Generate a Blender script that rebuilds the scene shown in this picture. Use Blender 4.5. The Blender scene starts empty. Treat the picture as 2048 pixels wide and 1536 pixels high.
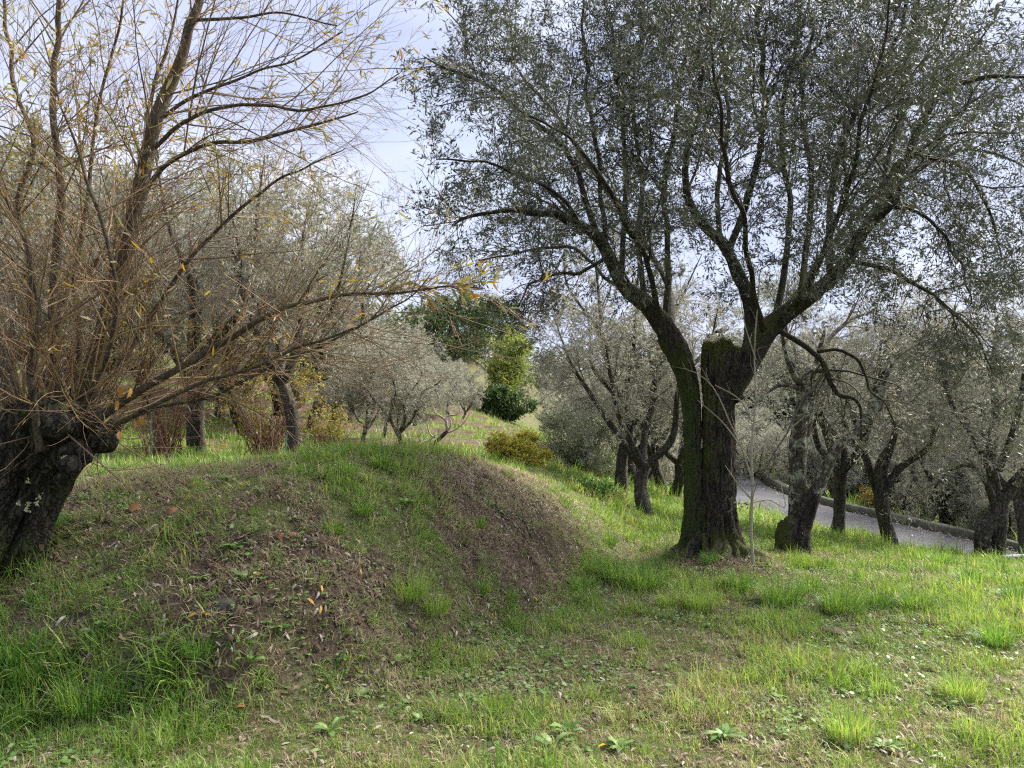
import bpy, math
import numpy as np
from mathutils import Vector

S = bpy.context.scene
RAD = math.radians

# ------------------------------------------------------------------ camera
FPX = 1538.0                 # focal length in pixels of the 2048 px wide photograph
HOR = 830.0                  # row of the horizon in the photograph
EYE = np.array([0.0, 0.0, 1.6])
PITCH = math.atan((HOR - 768.0) / FPX)
cam_d = bpy.data.cameras.new('camera')
cam = bpy.data.objects.new('camera', cam_d)
S.collection.objects.link(cam)
cam.location = EYE
cam.rotation_euler = (RAD(90) + PITCH, 0, 0)
cam_d.sensor_width = 36.0
cam_d.lens = 36.0 * FPX / 2048.0
cam_d.clip_start = 0.05
cam_d.clip_end = 3000
S.camera = cam

# ------------------------------------------------------------------ sky, sun, exposure
SUN_EL, SUN_AZ = RAD(44), RAD(62)      # azimuth measured from the view direction (+Y) towards +X
world = bpy.data.worlds.new('World')
S.world = world
world.use_nodes = True
wn = world.node_tree.nodes
wl = world.node_tree.links
wn.clear()
w_out = wn.new('ShaderNodeOutputWorld')
w_bg = wn.new('ShaderNodeBackground')
w_bg.inputs['Strength'].default_value = 0.0365
w_sky = wn.new('ShaderNodeTexSky')
w_sky.sky_type = 'NISHITA'
w_sky.sun_disc = False
w_sky.sun_elevation = SUN_EL
w_sky.sun_rotation = SUN_AZ
w_sky.air_density = 1.0
w_sky.dust_density = 1.5
w_tc = wn.new('ShaderNodeTexCoord')
w_map = wn.new('ShaderNodeMapping')
w_map.inputs['Scale'].default_value = (1.0, 1.0, 2.2)
w_map.inputs['Location'].default_value = (0.35, 0.1, 0.0)
wl.new(w_tc.outputs['Generated'], w_map.inputs['Vector'])
w_n1 = wn.new('ShaderNodeTexNoise')
w_n1.inputs['Scale'].default_value = 2.6
w_n1.inputs['Detail'].default_value = 7
w_n1.inputs['Roughness'].default_value = 0.52
wl.new(w_map.outputs['Vector'], w_n1.inputs['Vector'])
w_r1 = wn.new('ShaderNodeValToRGB')         # cloud cover: broken, mostly closed
w_r1.color_ramp.elements[0].position = 0.34
w_r1.color_ramp.elements[0].color = (0.60, 0.60, 0.60, 1)
w_r1.color_ramp.elements[1].position = 0.62
w_r1.color_ramp.elements[1].color = (1, 1, 1, 1)
wl.new(w_n1.outputs['Fac'], w_r1.inputs['Fac'])
w_n2 = wn.new('ShaderNodeTexNoise')         # light and dark bellies of the cloud
w_n2.inputs['Scale'].default_value = 4.2
w_n2.inputs['Detail'].default_value = 5
wl.new(w_map.outputs['Vector'], w_n2.inputs['Vector'])
w_r2 = wn.new('ShaderNodeValToRGB')
w_r2.color_ramp.elements[0].position = 0.36
w_r2.color_ramp.elements[0].color = (4.6, 5.0, 7.1, 1)
w_r2.color_ramp.elements[1].position = 0.66
w_r2.color_ramp.elements[1].color = (6.4, 6.8, 8.3, 1)
wl.new(w_n2.outputs['Fac'], w_r2.inputs['Fac'])
w_mix = wn.new('ShaderNodeMix')
w_mix.data_type = 'RGBA'
wl.new(w_r1.outputs['Color'], w_mix.inputs[0])
wl.new(w_sky.outputs['Color'], w_mix.inputs[6])
wl.new(w_r2.outputs['Color'], w_mix.inputs[7])
wl.new(w_mix.outputs[2], w_bg.inputs['Color'])
wl.new(w_bg.outputs['Background'], w_out.inputs['Surface'])

sun_d = bpy.data.lights.new('sun', 'SUN')
sun_d.energy = 3.1
sun_d.angle = RAD(28)
sun_d.color = (1.0, 0.94, 0.84)
sun = bpy.data.objects.new('sun', sun_d)
S.collection.objects.link(sun)
sdir = Vector((math.sin(SUN_AZ) * math.cos(SUN_EL), math.cos(SUN_AZ) * math.cos(SUN_EL), math.sin(SUN_EL)))
sun.rotation_euler = sdir.to_track_quat('Z', 'Y').to_euler()
sun.location = (20, 20, 30)

S.view_settings.view_transform = 'Standard'
S.view_settings.look = 'None'
S.view_settings.gamma = 1.0
S.view_settings.use_curve_mapping = False
S.view_settings.exposure = 2.15
world.cycles.sampling_method = 'NONE'
S.cycles.max_bounces = 4
S.cycles.diffuse_bounces = 3
S.cycles.glossy_bounces = 1
S.cycles.transmission_bounces = 3
S.cycles.transparent_max_bounces = 2
S.cycles.use_adaptive_sampling = True
S.cycles.adaptive_threshold = 0.025
S.cycles.use_denoising = False
S.cycles.filter_width = 1.25
S.cycles.sample_clamp_indirect = 4.0
S.cycles.sample_clamp_direct = 8.0
S.cycles.caustics_reflective = False
S.cycles.caustics_refractive = False

# ------------------------------------------------------------------ numeric helpers
rng = np.random.default_rng(11)

def ray(px, py):
    a = (px - 1024.0) / FPX
    b = (768.0 - py) / FPX
    c, s = math.cos(PITCH), math.sin(PITCH)
    return np.array([a, c - b * s, s + b * c])

def P(px, py, Y):
    d = ray(px, py)
    return EYE + d * (Y / d[1])

def _hash(i, j, k, seed):
    n = (i * 374761393 + j * 668265263 + k * 2147483647 + seed * 1274126177) & 0xFFFFFFFF
    n = ((n ^ (n >> 13)) * 1274126177) & 0xFFFFFFFF
    n = ((n ^ (n >> 16)) * 2246822519) & 0xFFFFFFFF
    return ((n ^ (n >> 15)) & 0xFFFFFF) / float(0xFFFFFF)

def noise(x, y, z=0.0, seed=0):
    x, y, z = np.broadcast_arrays(np.asarray(x, float), np.asarray(y, float), np.asarray(z, float))
    i, j, k = np.floor(x).astype(np.int64), np.floor(y).astype(np.int64), np.floor(z).astype(np.int64)
    u, v, w = x - i, y - j, z - k
    u, v, w = u * u * (3 - 2 * u), v * v * (3 - 2 * v), w * w * (3 - 2 * w)
    r = 0.0
    for a in (0, 1):
        for b in (0, 1):
            for c in (0, 1):
                wt = (u if a else 1 - u) * (v if b else 1 - v) * (w if c else 1 - w)
                r = r + wt * _hash(i + a, j + b, k + c, seed)
    return r

def fbm(x, y, z=0.0, seed=0, octv=4):
    r, a, t = 0.0, 1.0, 0.0
    for o in range(octv):
        r = r + a * noise(np.asarray(x) * 2 ** o, np.asarray(y) * 2 ** o, np.asarray(z) * 2 ** o, seed + o * 17)
        t += a
        a *= 0.5
    return r / t

def sst(a, b, x):
    t = np.clip((x - a) / (b - a), 0, 1)
    return t * t * (3 - 2 * t)

def nrm(v):
    return v / np.maximum(np.linalg.norm(v, axis=-1, keepdims=True), 1e-9)

# ------------------------------------------------------------------ terrain
TOE = np.array([(-60, 1.5), (-14, 3.0), (-2.6, 3.9), (-1.35, 3.95), (-0.65, 4.5), (-0.1, 5.4), (0.5, 6.7),
                (1.35, 8.4), (2.1, 12), (2.9, 16), (3.4, 22), (2.0, 34), (3.0, 60), (30, 140)], float)
ROAD = np.array([(11.5, 46, 0.6), (8.8, 35, 0.1), (7.0, 27.5, -0.30), (6.5, 22.4, -0.66), (9.3, 17.2, -1.28),
                 (12, 12.8, -1.85), (15.5, 7.5, -2.5), (19, 2, -3.1), (24, -8, -4)], float)

def seg_dist(pts, x, y):
    best = np.full(np.shape(x), 1e9)
    side = np.zeros(np.shape(x))
    tt = np.zeros(np.shape(x))
    for i in range(len(pts) - 1):
        ax, ay = pts[i][0], pts[i][1]
        bx, by = pts[i + 1][0], pts[i + 1][1]
        dx, dy = bx - ax, by - ay
        t = np.clip(((x - ax) * dx + (y - ay) * dy) / (dx * dx + dy * dy), 0, 1)
        d = np.hypot(x - ax - t * dx, y - ay - t * dy)
        cr = dx * (y - ay) - dy * (x - ax)
        m = d < best
        best = np.where(m, d, best)
        side = np.where(m, np.sign(cr), side)
        tt = np.where(m, i + t, tt)
    return best, side, tt

def bank(x, y):
    """signed distance inside the foot of the bank"""
    d, s, _ = seg_dist(TOE, x, y)
    return d * s

def h(x, y, micro=True):
    x = np.asarray(x, float)
    y = np.asarray(y, float)
    base = -0.16 * np.maximum(0, x - 2.0) * sst(5.5, 15, y)
    base = base - 0.05 * np.maximum(0, x - 11)
    base = base + sst(45, 140, y) * (6 + 5 * sst(0, 60, x))
    d = bank(x, y) + 0.25 * (fbm(x * 0.8, y * 0.8, 0, 5, 3) - 0.5)
    t = np.clip(d / (2.3 - 0.5 * sst(-3.2, -1.6, x) * sst(1.5, 0.2, x)), 0, 1)
    f = t * (2 - t)
    f = np.where(d < 0.5, f * sst(-0.1, 0.5, d), f)
    top = 0.98 - 0.025 * np.maximum(0, y - 8) - 0.02 * np.maximum(0, x + 1)
    top = np.maximum(top, 0.78) + 0.29 * np.exp(-((x + 1.0) / 2.0) ** 2 - ((y - 7.0) / 2.1) ** 2)
    top = top - 0.10 * np.maximum(0, x + 0.6) * sst(6, 9, y) * (1 - sst(14, 20, y))
    yy = y + 0.1 * x
    terr = 0.18 * sst(19, 19.6, yy) + 0.28 * sst(23.5, 24.2, yy) + 0.5 * sst(28.5, 29.5, yy) + 0.6 * sst(35, 36, yy)
    hill = terr + 0.22 * np.maximum(0, y - 38)
    hill = np.where(hill > 5.5, 5.5 + (hill - 5.5) * 0.12, hill)
    left = 0.10 * np.maximum(0, -x - 4.5) * sst(9, 17, y)
    left = np.minimum(left, 6)
    up = top + (hill + left) * sst(0, 7, d)
    z = base * (1 - f) + up * f
    if micro:
        z = z + 0.05 * (fbm(x * 2.3, y * 2.3, 0, 31, 3) - 0.5) * sst(300, 30, y)
        z = z + 0.075 * (fbm(x * 5.5, y * 5.5, 0, 41, 2) - 0.5) * (0.35 + 0.65 * sst(0, .5, d)) * sst(30, 10, y)
    rr = np.hypot(x - 2.28, (y - 8.45))
    z = z + 0.10 * sst(0.95, 0.30, rr) * (0.7 + 0.6 * fbm(x * 5, y * 5, 0, 52, 2))
    rd, rs, rt = seg_dist(ROAD, x, y)
    i = np.clip(np.floor(rt).astype(int), 0, len(ROAD) - 2)
    rz = ROAD[i, 2] + (ROAD[i + 1, 2] - ROAD[i, 2]) * (rt - i)
    w = sst(3.4, 1.75, rd)
    return z * (1 - w) + (rz - 0.03) * w

def gnd(px, py, y0=2.5, y1=120):
    d = ray(px, py)
    ys = np.concatenate([np.arange(y0, 14, 0.02), np.arange(14, y1, 0.1)])
    pts = EYE[None] + d[None] * (ys / d[1])[:, None]
    below = pts[:, 2] < h(pts[:, 0], pts[:, 1])
    k = int(np.argmax(below)) if below.any() else len(ys) - 1
    return pts[k]

# ------------------------------------------------------------------ mesh helpers
def mk(name, V, F, mat=None, attrs=None, smooth=False):
    """F: list of index arrays (m,3)/(m,4)"""
    me = bpy.data.meshes.new(name)
    V = np.asarray(V, np.float32)
    F = [np.asarray(f, np.int32) for f in F if len(f)]
    nl = sum(f.size for f in F)
    npoly = sum(len(f) for f in F)
    me.vertices.add(len(V))
    me.vertices.foreach_set('co', V.ravel())
    me.loops.add(nl)
    me.loops.foreach_set('vertex_index', np.concatenate([f.ravel() for f in F]))
    me.polygons.add(npoly)
    tot = np.concatenate([np.full(len(f), f.shape[1], np.int32) for f in F])
    st = np.concatenate([[0], np.cumsum(tot)[:-1]]).astype(np.int32)
    me.polygons.foreach_set('loop_start', st)
    me.polygons.foreach_set('loop_total', tot)
    if smooth:
        me.polygons.foreach_set('use_smooth', np.ones(npoly, bool))
    me.update(calc_edges=True)
    for k, a in (attrs or {}).items():
        at = me.attributes.new(k, 'FLOAT', 'POINT')
        at.data.foreach_set('value', np.asarray(a, np.float32))
    if mat is not None:
        me.materials.append(mat)
    return me

def obj(name, me, parent=None, loc=None, kind=None):
    o = bpy.data.objects.new(name, me)
    S.collection.objects.link(o)
    if parent is not None:
        o.parent = parent
    if loc is not None:
        o.location = loc
    if kind:
        o['kind'] = kind
    return o

def thing(name, label, cat, loc=(0, 0, 0), rotz=0.0, scale=1.0, group=None, me=None):
    o = bpy.data.objects.new(name, me)
    S.collection.objects.link(o)
    o.location = loc
    o.rotation_euler = (0, 0, rotz)
    o.scale = (scale, scale, scale) if np.isscalar(scale) else scale
    o['label'] = label
    o['category'] = cat
    if group:
        o['group'] = group
    return o

def join(parts):
    """parts: list of (V, [F...], attrs) -> one"""
    Vs, F3, F4, A = [], [], [], {}
    off = 0
    for V, F, at in parts:
        Vs.append(V)
        for f in F:
            if len(f):
                (F3 if f.shape[1] == 3 else F4).append(f + off)
        for k, a in at.items():
            A.setdefault(k, []).append(a)
        off += len(V)
    F = []
    if F3:
        F.append(np.concatenate(F3))
    if F4:
        F.append(np.concatenate(F4))
    return np.concatenate(Vs), F, {k: np.concatenate(a) for k, a in A.items()}

def frames(pts):
    N, Q, _ = pts.shape
    T = nrm(np.gradient(pts, axis=1))
    a = np.where(np.abs(T[:, 0, 2:3]) > 0.8, np.array([[1.0, 0, 0]]), np.array([[0, 0, 1.0]]))
    u = nrm(np.cross(T[:, 0], a))
    U = np.zeros_like(pts)
    U[:, 0] = u
    for i in range(1, Q):
        u = nrm(u - (u * T[:, i]).sum(-1, keepdims=True) * T[:, i])
        U[:, i] = u
    return T, U, np.cross(T, U)

def tubes(pts, rad, sides=3, attr=None):
    """pts (N,Q,3) rad (N,Q) -> V, F, attrs(rnd)"""
    pts = np.asarray(pts, float)
    N, Q, _ = pts.shape
    if N == 0:
        return np.zeros((0, 3)), [], {'rnd': np.zeros(0)}
    T, U, W = frames(pts)
    th = np.arange(sides) / sides * 2 * np.pi
    V = pts[:, :, None] + rad[:, :, None, None] * (np.cos(th)[None, None, :, None] * U[:, :, None] + np.sin(th)[None, None, :, None] * W[:, :, None])
    V = V.reshape(-1, 3)
    n = np.arange(N)[:, None, None] * Q * sides
    q = np.arange(Q - 1)[None, :, None] * sides
    s = np.arange(sides)[None, None, :]
    s2 = (s + 1) % sides
    A = n + q + s
    B = n + q + s2
    F = np.stack([A, B, B + sides, A + sides], -1).reshape(-1, 4)
    r = rng.random(N) if attr is None else attr
    return V, [F], {'rnd': np.repeat(r, Q * sides)}

def spline(ctrl, n):
    """Catmull-Rom through ctrl (m,k) -> (n,k), even in chord length"""
    c = np.asarray(ctrl, float)
    d = np.concatenate([[0], np.cumsum(np.linalg.norm(np.diff(c[:, :3], axis=0), axis=1))])
    u = np.linspace(0, d[-1], n)
    m = np.zeros_like(c)
    for i in range(len(c)):
        a, b = max(i - 1, 0), min(i + 1, len(c) - 1)
        m[i] = (c[b] - c[a]) / (d[b] - d[a])
    i = np.clip(np.searchsorted(d, u, 'right') - 1, 0, len(c) - 2)
    L = (d[i + 1] - d[i])[:, None]
    t = ((u - d[i]) / (d[i + 1] - d[i]))[:, None]
    h00, h10, h01, h11 = 2 * t**3 - 3 * t**2 + 1, t**3 - 2 * t**2 + t, -2 * t**3 + 3 * t**2, t**3 - t**2
    return h00 * c[i] + h10 * L * m[i] + h01 * c[i + 1] + h11 * L * m[i + 1]

def pxpath(pts, Y0, n=24, crook=0.0):
    """pts: (px,py,dY,rpx) -> pts (n,3), rad (n,)"""
    c = []
    for px, py, dY, r in pts:
        Y = Y0 + dY
        c.append(list(P(px, py, Y)) + [r * Y / FPX])
    s = spline(c, n)
    if crook:
        ln = np.concatenate([[0], np.cumsum(np.linalg.norm(np.diff(s[:, :3], axis=0), axis=1))])
        env = np.sin(np.clip(np.linspace(0, 1.15, n), 0, 1) * np.pi * .5) * sst(0, .12, np.linspace(0, 1, n))
        for ax in range(3):
            s[:, ax] += crook * env * (noise(ln * 2.6 + px * .37, ax * 7.1, py * .11, 3) + .5 * noise(ln * 6.5, ax * 3.3, px * .2, 4) - .75)
    return s[:, :3], np.maximum(s[:, 3], 0.001)

def barktube(pts, rad, sides=28, rings=60, amp=0.12, seed=0, cap0=False, cap1=True, lobes=0.0, freq=5.0, flare=None, vfr=0.9):
    """thick displaced bark tube, returns V, F, attrs"""
    c = np.concatenate([pts, rad[:, None]], 1)
    s = spline(c, rings)
    p, r = s[:, :3], np.maximum(s[:, 3], 0.0012)
    T, U, W = frames(p[None])
    T, U, W = T[0], U[0], W[0]
    th = np.arange(sides) / sides * 2 * np.pi
    ln = np.concatenate([[0], np.cumsum(np.linalg.norm(np.diff(p, axis=0), axis=1))])
    ct, sn = np.cos(th)[None], np.sin(th)[None]
    L = ln[:, None]
    r0 = max(r.mean(), 0.02)
    wv = 0.5 * fbm(ct * 2, sn * 2, L * 2.2 / r0 * .3, seed + 3, 2)
    g = fbm(ct * freq + wv, sn * freq + wv, L * 0.42 / r0 * vfr, seed, 4)
    ridge = 1 - np.abs(2 * g - 1)
    ridge = ridge ** 1.5 + 0.25 * (fbm(ct * freq * 2.2, sn * freq * 2.2, L * 1.6 / r0 * vfr, seed + 21, 3) - .5)
    big = fbm(ct * 1.1, sn * 1.1, L * 0.25 / r0 + 3, seed + 5, 3) - 0.5
    k = 1 + amp * (ridge - ridge.mean()) * 2 + amp * 1.6 * big + lobes * np.cos(th[None] * 3 + seed + L * .8)
    if flare is not None:
        k = k * (1 + flare(L, th[None]))
    R = r[:, None] * k
    V = p[:, None] + R[:, :, None] * (np.cos(th)[None, :, None] * U[:, None] + np.sin(th)[None, :, None] * W[:, None])
    V = V.reshape(-1, 3)
    q = np.arange(rings - 1)[:, None] * sides
    a = np.arange(sides)[None]
    b = (a + 1) % sides
    F = [np.stack([q + a, q + b, q + b + sides, q + a + sides], -1).reshape(-1, 4)]
    A = {'rnd': np.full(len(V), (seed * 0.37) % 1.0), 'groove': np.clip(ridge, 0, 1).ravel()}
    F3 = []
    if cap1:
        m = len(V)
        V = np.concatenate([V, p[-1:] + T[-1:] * r[-1] * 0.25])
        e = (rings - 1) * sides
        F3.append(np.stack([e + np.arange(sides), e + (np.arange(sides) + 1) % sides, np.full(sides, m)], -1))
    if F3:
        A = {'rnd': np.append(A['rnd'], A['rnd'][0]), 'groove': np.append(A['groove'], 0.6)}
        F.append(np.concatenate(F3))
    return V, F, A

def spawn(pp, pr, M, t=(0.2, 1.0), ang=(30, 60), L=(0.4, 0.8), Q=5, up=0.0, droop=0.0, wig=0.1, rr=0.6, rmax=1.0, rtip=0.001,
          bias=None, weight=None, taper=0.3):
    """children on polylines; returns pts (M,Q,3), rad (M,Q)"""
    N, K, _ = pp.shape
    seg = np.linalg.norm(np.diff(pp, axis=1), axis=2)
    w = seg.sum(1) if weight is None else weight
    idx = rng.choice(N, M, p=w / w.sum())
    tt = rng.uniform(t[0], t[1], M)
    f = tt * (K - 1)
    i = np.minimum(f.astype(int), K - 2)
    fr = (f - i)[:, None]
    a, b = pp[idx, i], pp[idx, i + 1]
    pos = a + (b - a) * fr
    tan = nrm(b - a)
    r0 = pr[idx, i] * (1 - fr[:, 0]) + pr[idx, i + 1] * fr[:, 0]
    rv = rng.normal(size=(M, 3))
    per = nrm(rv - (rv * tan).sum(-1, keepdims=True) * tan)
    an = np.radians(rng.uniform(ang[0], ang[1], M))[:, None]
    d = np.cos(an) * tan + np.sin(an) * per
    d[:, 2] += up
    if bias is not None:
        d = d + np.asarray(bias)
    d = nrm(d)
    ln = rng.uniform(L[0], L[1], M) * (1 - taper * tt)
    out = np.zeros((M, Q, 3))
    out[:, 0] = pos
    st = ln / (Q - 1)
    cur = pos
    for q in range(1, Q):
        d = d + rng.normal(size=(M, 3)) * wig
        d[:, 2] -= droop * q / Q
        d = nrm(d)
        cur = cur + d * st[:, None]
        out[:, q] = cur
    rb = np.minimum(r0 * rr, rmax)
    rb = np.maximum(rb, rtip)
    k = np.linspace(0, 1, Q)[None]
    rad = rb[:, None] * (1 - k) + rtip * k
    return out, rad

def blades_on(pp, n, t=(0.1, 1.0), ang=(20, 70), L=(0.04, 0.06), wd=0.2, grav=0.2, tuft=None, ranger=None):
    """leaf frames on polylines: returns pos, dir, length, width"""
    N, K, _ = pp.shape
    M = N * n
    idx = np.repeat(np.arange(N), n)
    tt = rng.uniform(t[0], t[1], M)
    f = tt * (K - 1)
    i = np.minimum(f.astype(int), K - 2)
    fr = (f - i)[:, None]
    a, b = pp[idx, i], pp[idx, i + 1]
    pos = a + (b - a) * fr
    tan = nrm(b - a)
    rv = rng.normal(size=(M, 3))
    per = nrm(rv - (rv * tan).sum(-1, keepdims=True) * tan)
    an = np.radians(rng.uniform(ang[0], ang[1], M))[:, None]
    d = np.cos(an) * tan + np.sin(an) * per
    d[:, 2] -= grav
    d = nrm(d)
    ln = rng.uniform(L[0], L[1], M)
    return pos, d, ln, ln * wd * rng.uniform(0.8, 1.2, M)

def leaves(pos, d, ln, wd, rnd=None, six=False, curl=0.15):
    """flat diamond (2 tris) or bent six-point leaf (4 tris)"""
    M = len(pos)
    if M == 0:
        return np.zeros((0, 3)), [], {'rnd': np.zeros(0)}
    rv = rng.normal(size=(M, 3))
    s = nrm(rv - (rv * d).sum(-1, keepdims=True) * d)
    n = np.cross(d, s)
    l, w = ln[:, None], wd[:, None] * 0.5
    if not six:
        c = curl * wd[:, None]
        V = np.stack([pos, pos + d * l * 0.45 + s * w + n * c, pos + d * l, pos + d * l * 0.45 - s * w + n * c], 1)
        k = np.arange(M)[:, None] * 4
        F = [np.concatenate([k, k + 1, k + 2, k + 3], 1)]
        q = 4
    else:
        c = rng.uniform(-curl, curl, (M, 1)) * l
        V = np.stack([pos, pos + d * l * .3 + s * w * .9, pos + d * l * .3 - s * w * .9,
                      pos + d * l * .68 + s * w * .75 + n * c * .5, pos + d * l * .68 - s * w * .75 + n * c * .5,
                      pos + d * l + n * c * 1.4], 1)
        k = np.arange(M)[:, None] * 6
        F = [np.concatenate([np.concatenate([k, k + 1, k + 2], 1), np.concatenate([k + 3, k + 5, k + 4], 1)]),
             np.concatenate([k + 1, k + 3, k + 4, k + 2], 1)]
        q = 6
    r = rng.random(M) if rnd is None else rnd
    return V.reshape(-1, 3), F, {'rnd': np.repeat(r, q)}

def inview(p, m=260, top=420):
    """keep points that lie within the picture plus a margin (photo pixels)"""
    v = p - EYE
    c, s = math.cos(PITCH), math.sin(PITCH)
    f = v[:, 1] * c + v[:, 2] * s
    u = -v[:, 1] * s + v[:, 2] * c
    f = np.maximum(f, 1e-3)
    X, Y = 1024 + FPX * v[:, 0] / f, 768 - FPX * u / f
    return (X > -m) & (X < 2048 + m) & (Y > -top) & (Y < 1536 + m)

# ------------------------------------------------------------------ instanced small stuff (grass tufts, leafy sprigs)
def euler_from(zdir, roll):
    z = nrm(zdir)
    r = np.where(np.abs(z[:, 2:3]) > .95, np.array([[1.0, 0, 0]]), np.array([[0, 0, 1.0]]))
    x0 = nrm(np.cross(r, z))
    y0 = np.cross(z, x0)
    c, s = np.cos(roll)[:, None], np.sin(roll)[:, None]
    x = x0 * c + y0 * s
    y = np.cross(z, x)
    # rotation matrix columns x,y,z -> XYZ euler
    ey = np.arcsin(np.clip(-x[:, 2], -1, 1))
    return np.stack([np.arctan2(y[:, 2], z[:, 2]), ey, np.arctan2(x[:, 1], x[:, 0])], -1)

def sources(name, meshes):
    col = bpy.data.collections.new(name)
    for i, me in enumerate(meshes):
        o = bpy.data.objects.new('%s_%02d' % (name, i), me)
        col.objects.link(o)
    return col

def gn_group(name, col):
    ng = bpy.data.node_groups.new(name, 'GeometryNodeTree')
    ng.interface.new_socket('Geometry', in_out='INPUT', socket_type='NodeSocketGeometry')
    ng.interface.new_socket('Geometry', in_out='OUTPUT', socket_type='NodeSocketGeometry')
    gi, go = ng.nodes.new('NodeGroupInput'), ng.nodes.new('NodeGroupOutput')
    ci = ng.nodes.new('GeometryNodeCollectionInfo')
    ci.inputs['Collection'].default_value = col
    ci.inputs['Separate Children'].default_value = True
    ci.inputs['Reset Children'].default_value = True
    ip = ng.nodes.new('GeometryNodeInstanceOnPoints')
    ip.inputs['Pick Instance'].default_value = True
    def na(n, t):
        q = ng.nodes.new('GeometryNodeInputNamedAttribute')
        q.data_type = t
        q.inputs['Name'].default_value = n
        return q.outputs[0]
    e2r = ng.nodes.new('FunctionNodeEulerToRotation')
    L = ng.links
    L.new(na('rot', 'FLOAT_VECTOR'), e2r.inputs[0])
    L.new(e2r.outputs[0], ip.inputs['Rotation'])
    L.new(na('scl', 'FLOAT'), ip.inputs['Scale'])
    L.new(na('idx', 'INT'), ip.inputs['Instance Index'])
    L.new(gi.outputs[0], ip.inputs['Points'])
    L.new(ci.outputs[0], ip.inputs['Instance'])
    L.new(ip.outputs[0], go.inputs[0])
    return ng

def scatter_obj(name, ng, pos, rot, scl, idx, irnd, parent=None, origin=None):
    me = bpy.data.meshes.new(name)
    n = len(pos)
    me.vertices.add(n)
    pos = np.asarray(pos, np.float32) - (0 if origin is None else np.asarray(origin, np.float32))
    me.vertices.foreach_set('co', pos.astype(np.float32).ravel())
    for k, t, v, f in (('rot', 'FLOAT_VECTOR', rot, 'vector'), ('scl', 'FLOAT', scl, 'value'), ('idx', 'INT', idx, 'value'), ('irnd', 'FLOAT', irnd, 'value')):
        at_ = me.attributes.new(k, t, 'POINT')
        at_.data.foreach_set(f, np.asarray(v, np.int32 if t == 'INT' else np.float32).ravel())
    o = obj(name, me, parent, kind='stuff')
    md = o.modifiers.new('scatter', 'NODES')
    md.node_group = ng
    return o

# ------------------------------------------------------------------ materials
MATS = {}

def nodes(name):
    m = bpy.data.materials.new(name)
    m.use_nodes = True
    nt = m.node_tree
    nt.nodes.clear()
    out = nt.nodes.new('ShaderNodeOutputMaterial')
    MATS[name] = m
    return m, nt, out

def nd(nt, typ, **kw):
    n = nt.nodes.new(typ)
    for k, v in kw.items():
        if hasattr(n, k):
            setattr(n, k, v)
        else:
            n.inputs[k.replace('_', ' ')].default_value = v
    return n

def ramp(nt, fac, stops):
    r = nt.nodes.new('ShaderNodeValToRGB')
    e = r.color_ramp.elements
    while len(e) < len(stops):
        e.new(0.5)
    for k, (p, c) in enumerate(stops):
        e[k].position = p
        e[k].color = (c[0], c[1], c[2], 1) if not np.isscalar(c) else (c, c, c, 1)
    nt.links.new(fac, r.inputs['Fac'])
    return r.outputs['Color']

def mixc(nt, fac, a, b, mode='MIX'):
    m = nt.nodes.new('ShaderNodeMix')
    m.data_type = 'RGBA'
    m.blend_type = mode
    for v, k in ((fac, 0), (a, 6), (b, 7)):
        if hasattr(v, 'links'):
            nt.links.new(v, m.inputs[k])
        elif k == 0:
            m.inputs[0].default_value = v
        else:
            m.inputs[k].default_value = (v[0], v[1], v[2], 1)
    return m.outputs[2]

def attr(nt, name):
    a = nt.nodes.new('ShaderNodeAttribute')
    a.attribute_name = name
    return a.outputs['Fac']

def tnoise(nt, scale, detail=4, rough=0.55, coord='Object', stretch=None, dist=0.0):
    tc = nt.nodes.new('ShaderNodeTexCoord')
    n = nt.nodes.new('ShaderNodeTexNoise')
    n.inputs['Scale'].default_value = scale
    n.inputs['Detail'].default_value = detail
    n.inputs['Roughness'].default_value = rough
    n.inputs['Distortion'].default_value = dist
    v = tc.outputs[coord]
    if stretch:
        mp = nt.nodes.new('ShaderNodeMapping')
        mp.inputs['Scale'].default_value = stretch
        nt.links.new(v, mp.inputs['Vector'])
        v = mp.outputs['Vector']
    nt.links.new(v, n.inputs['Vector'])
    return n.outputs['Fac']

def leafmat(name, stops, under=None, trans=0.35, rough=0.55, spec=0.3):
    """leaf colours by the leaf's own random number; under = colour of the leaf's lower side"""
    m, nt, out = nodes(name)
    ia = nt.nodes.new('ShaderNodeAttribute')
    ia.attribute_type = 'INSTANCER'
    ia.attribute_name = 'irnd'
    ad = nt.nodes.new('ShaderNodeMath')
    ad.operation = 'ADD'
    ad.use_clamp = True
    nt.links.new(attr(nt, 'rnd'), ad.inputs[0])
    nt.links.new(ia.outputs['Fac'], ad.inputs[1])
    col = ramp(nt, ad.outputs[0], stops)
    if under is not None:
        g = nt.nodes.new('ShaderNodeNewGeometry')
        ucol = mixc(nt, 0.75, col, under)
        col2 = mixc(nt, g.outputs['Backfacing'], col, ucol)
    else:
        col2 = col
    b = nt.nodes.new('ShaderNodeBsdfPrincipled')
    nt.links.new(col2, b.inputs['Base Color'])
    b.inputs['Roughness'].default_value = rough
    b.inputs['Specular IOR Level'].default_value = spec
    tr = nt.nodes.new('ShaderNodeBsdfTranslucent')
    hs = nt.nodes.new('ShaderNodeHueSaturation')
    hs.inputs['Saturation'].default_value = 1.15
    hs.inputs['Value'].default_value = 1.15
    nt.links.new(col, hs.inputs['Color'])
    nt.links.new(hs.outputs['Color'], tr.inputs['Color'])
    mx = nt.nodes.new('ShaderNodeMixShader')
    mx.inputs[0].default_value = trans
    nt.links.new(b.outputs[0], mx.inputs[1])
    nt.links.new(tr.outputs[0], mx.inputs[2])
    nt.links.new(mx.outputs[0], out.inputs['Surface'])
    return m

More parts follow.
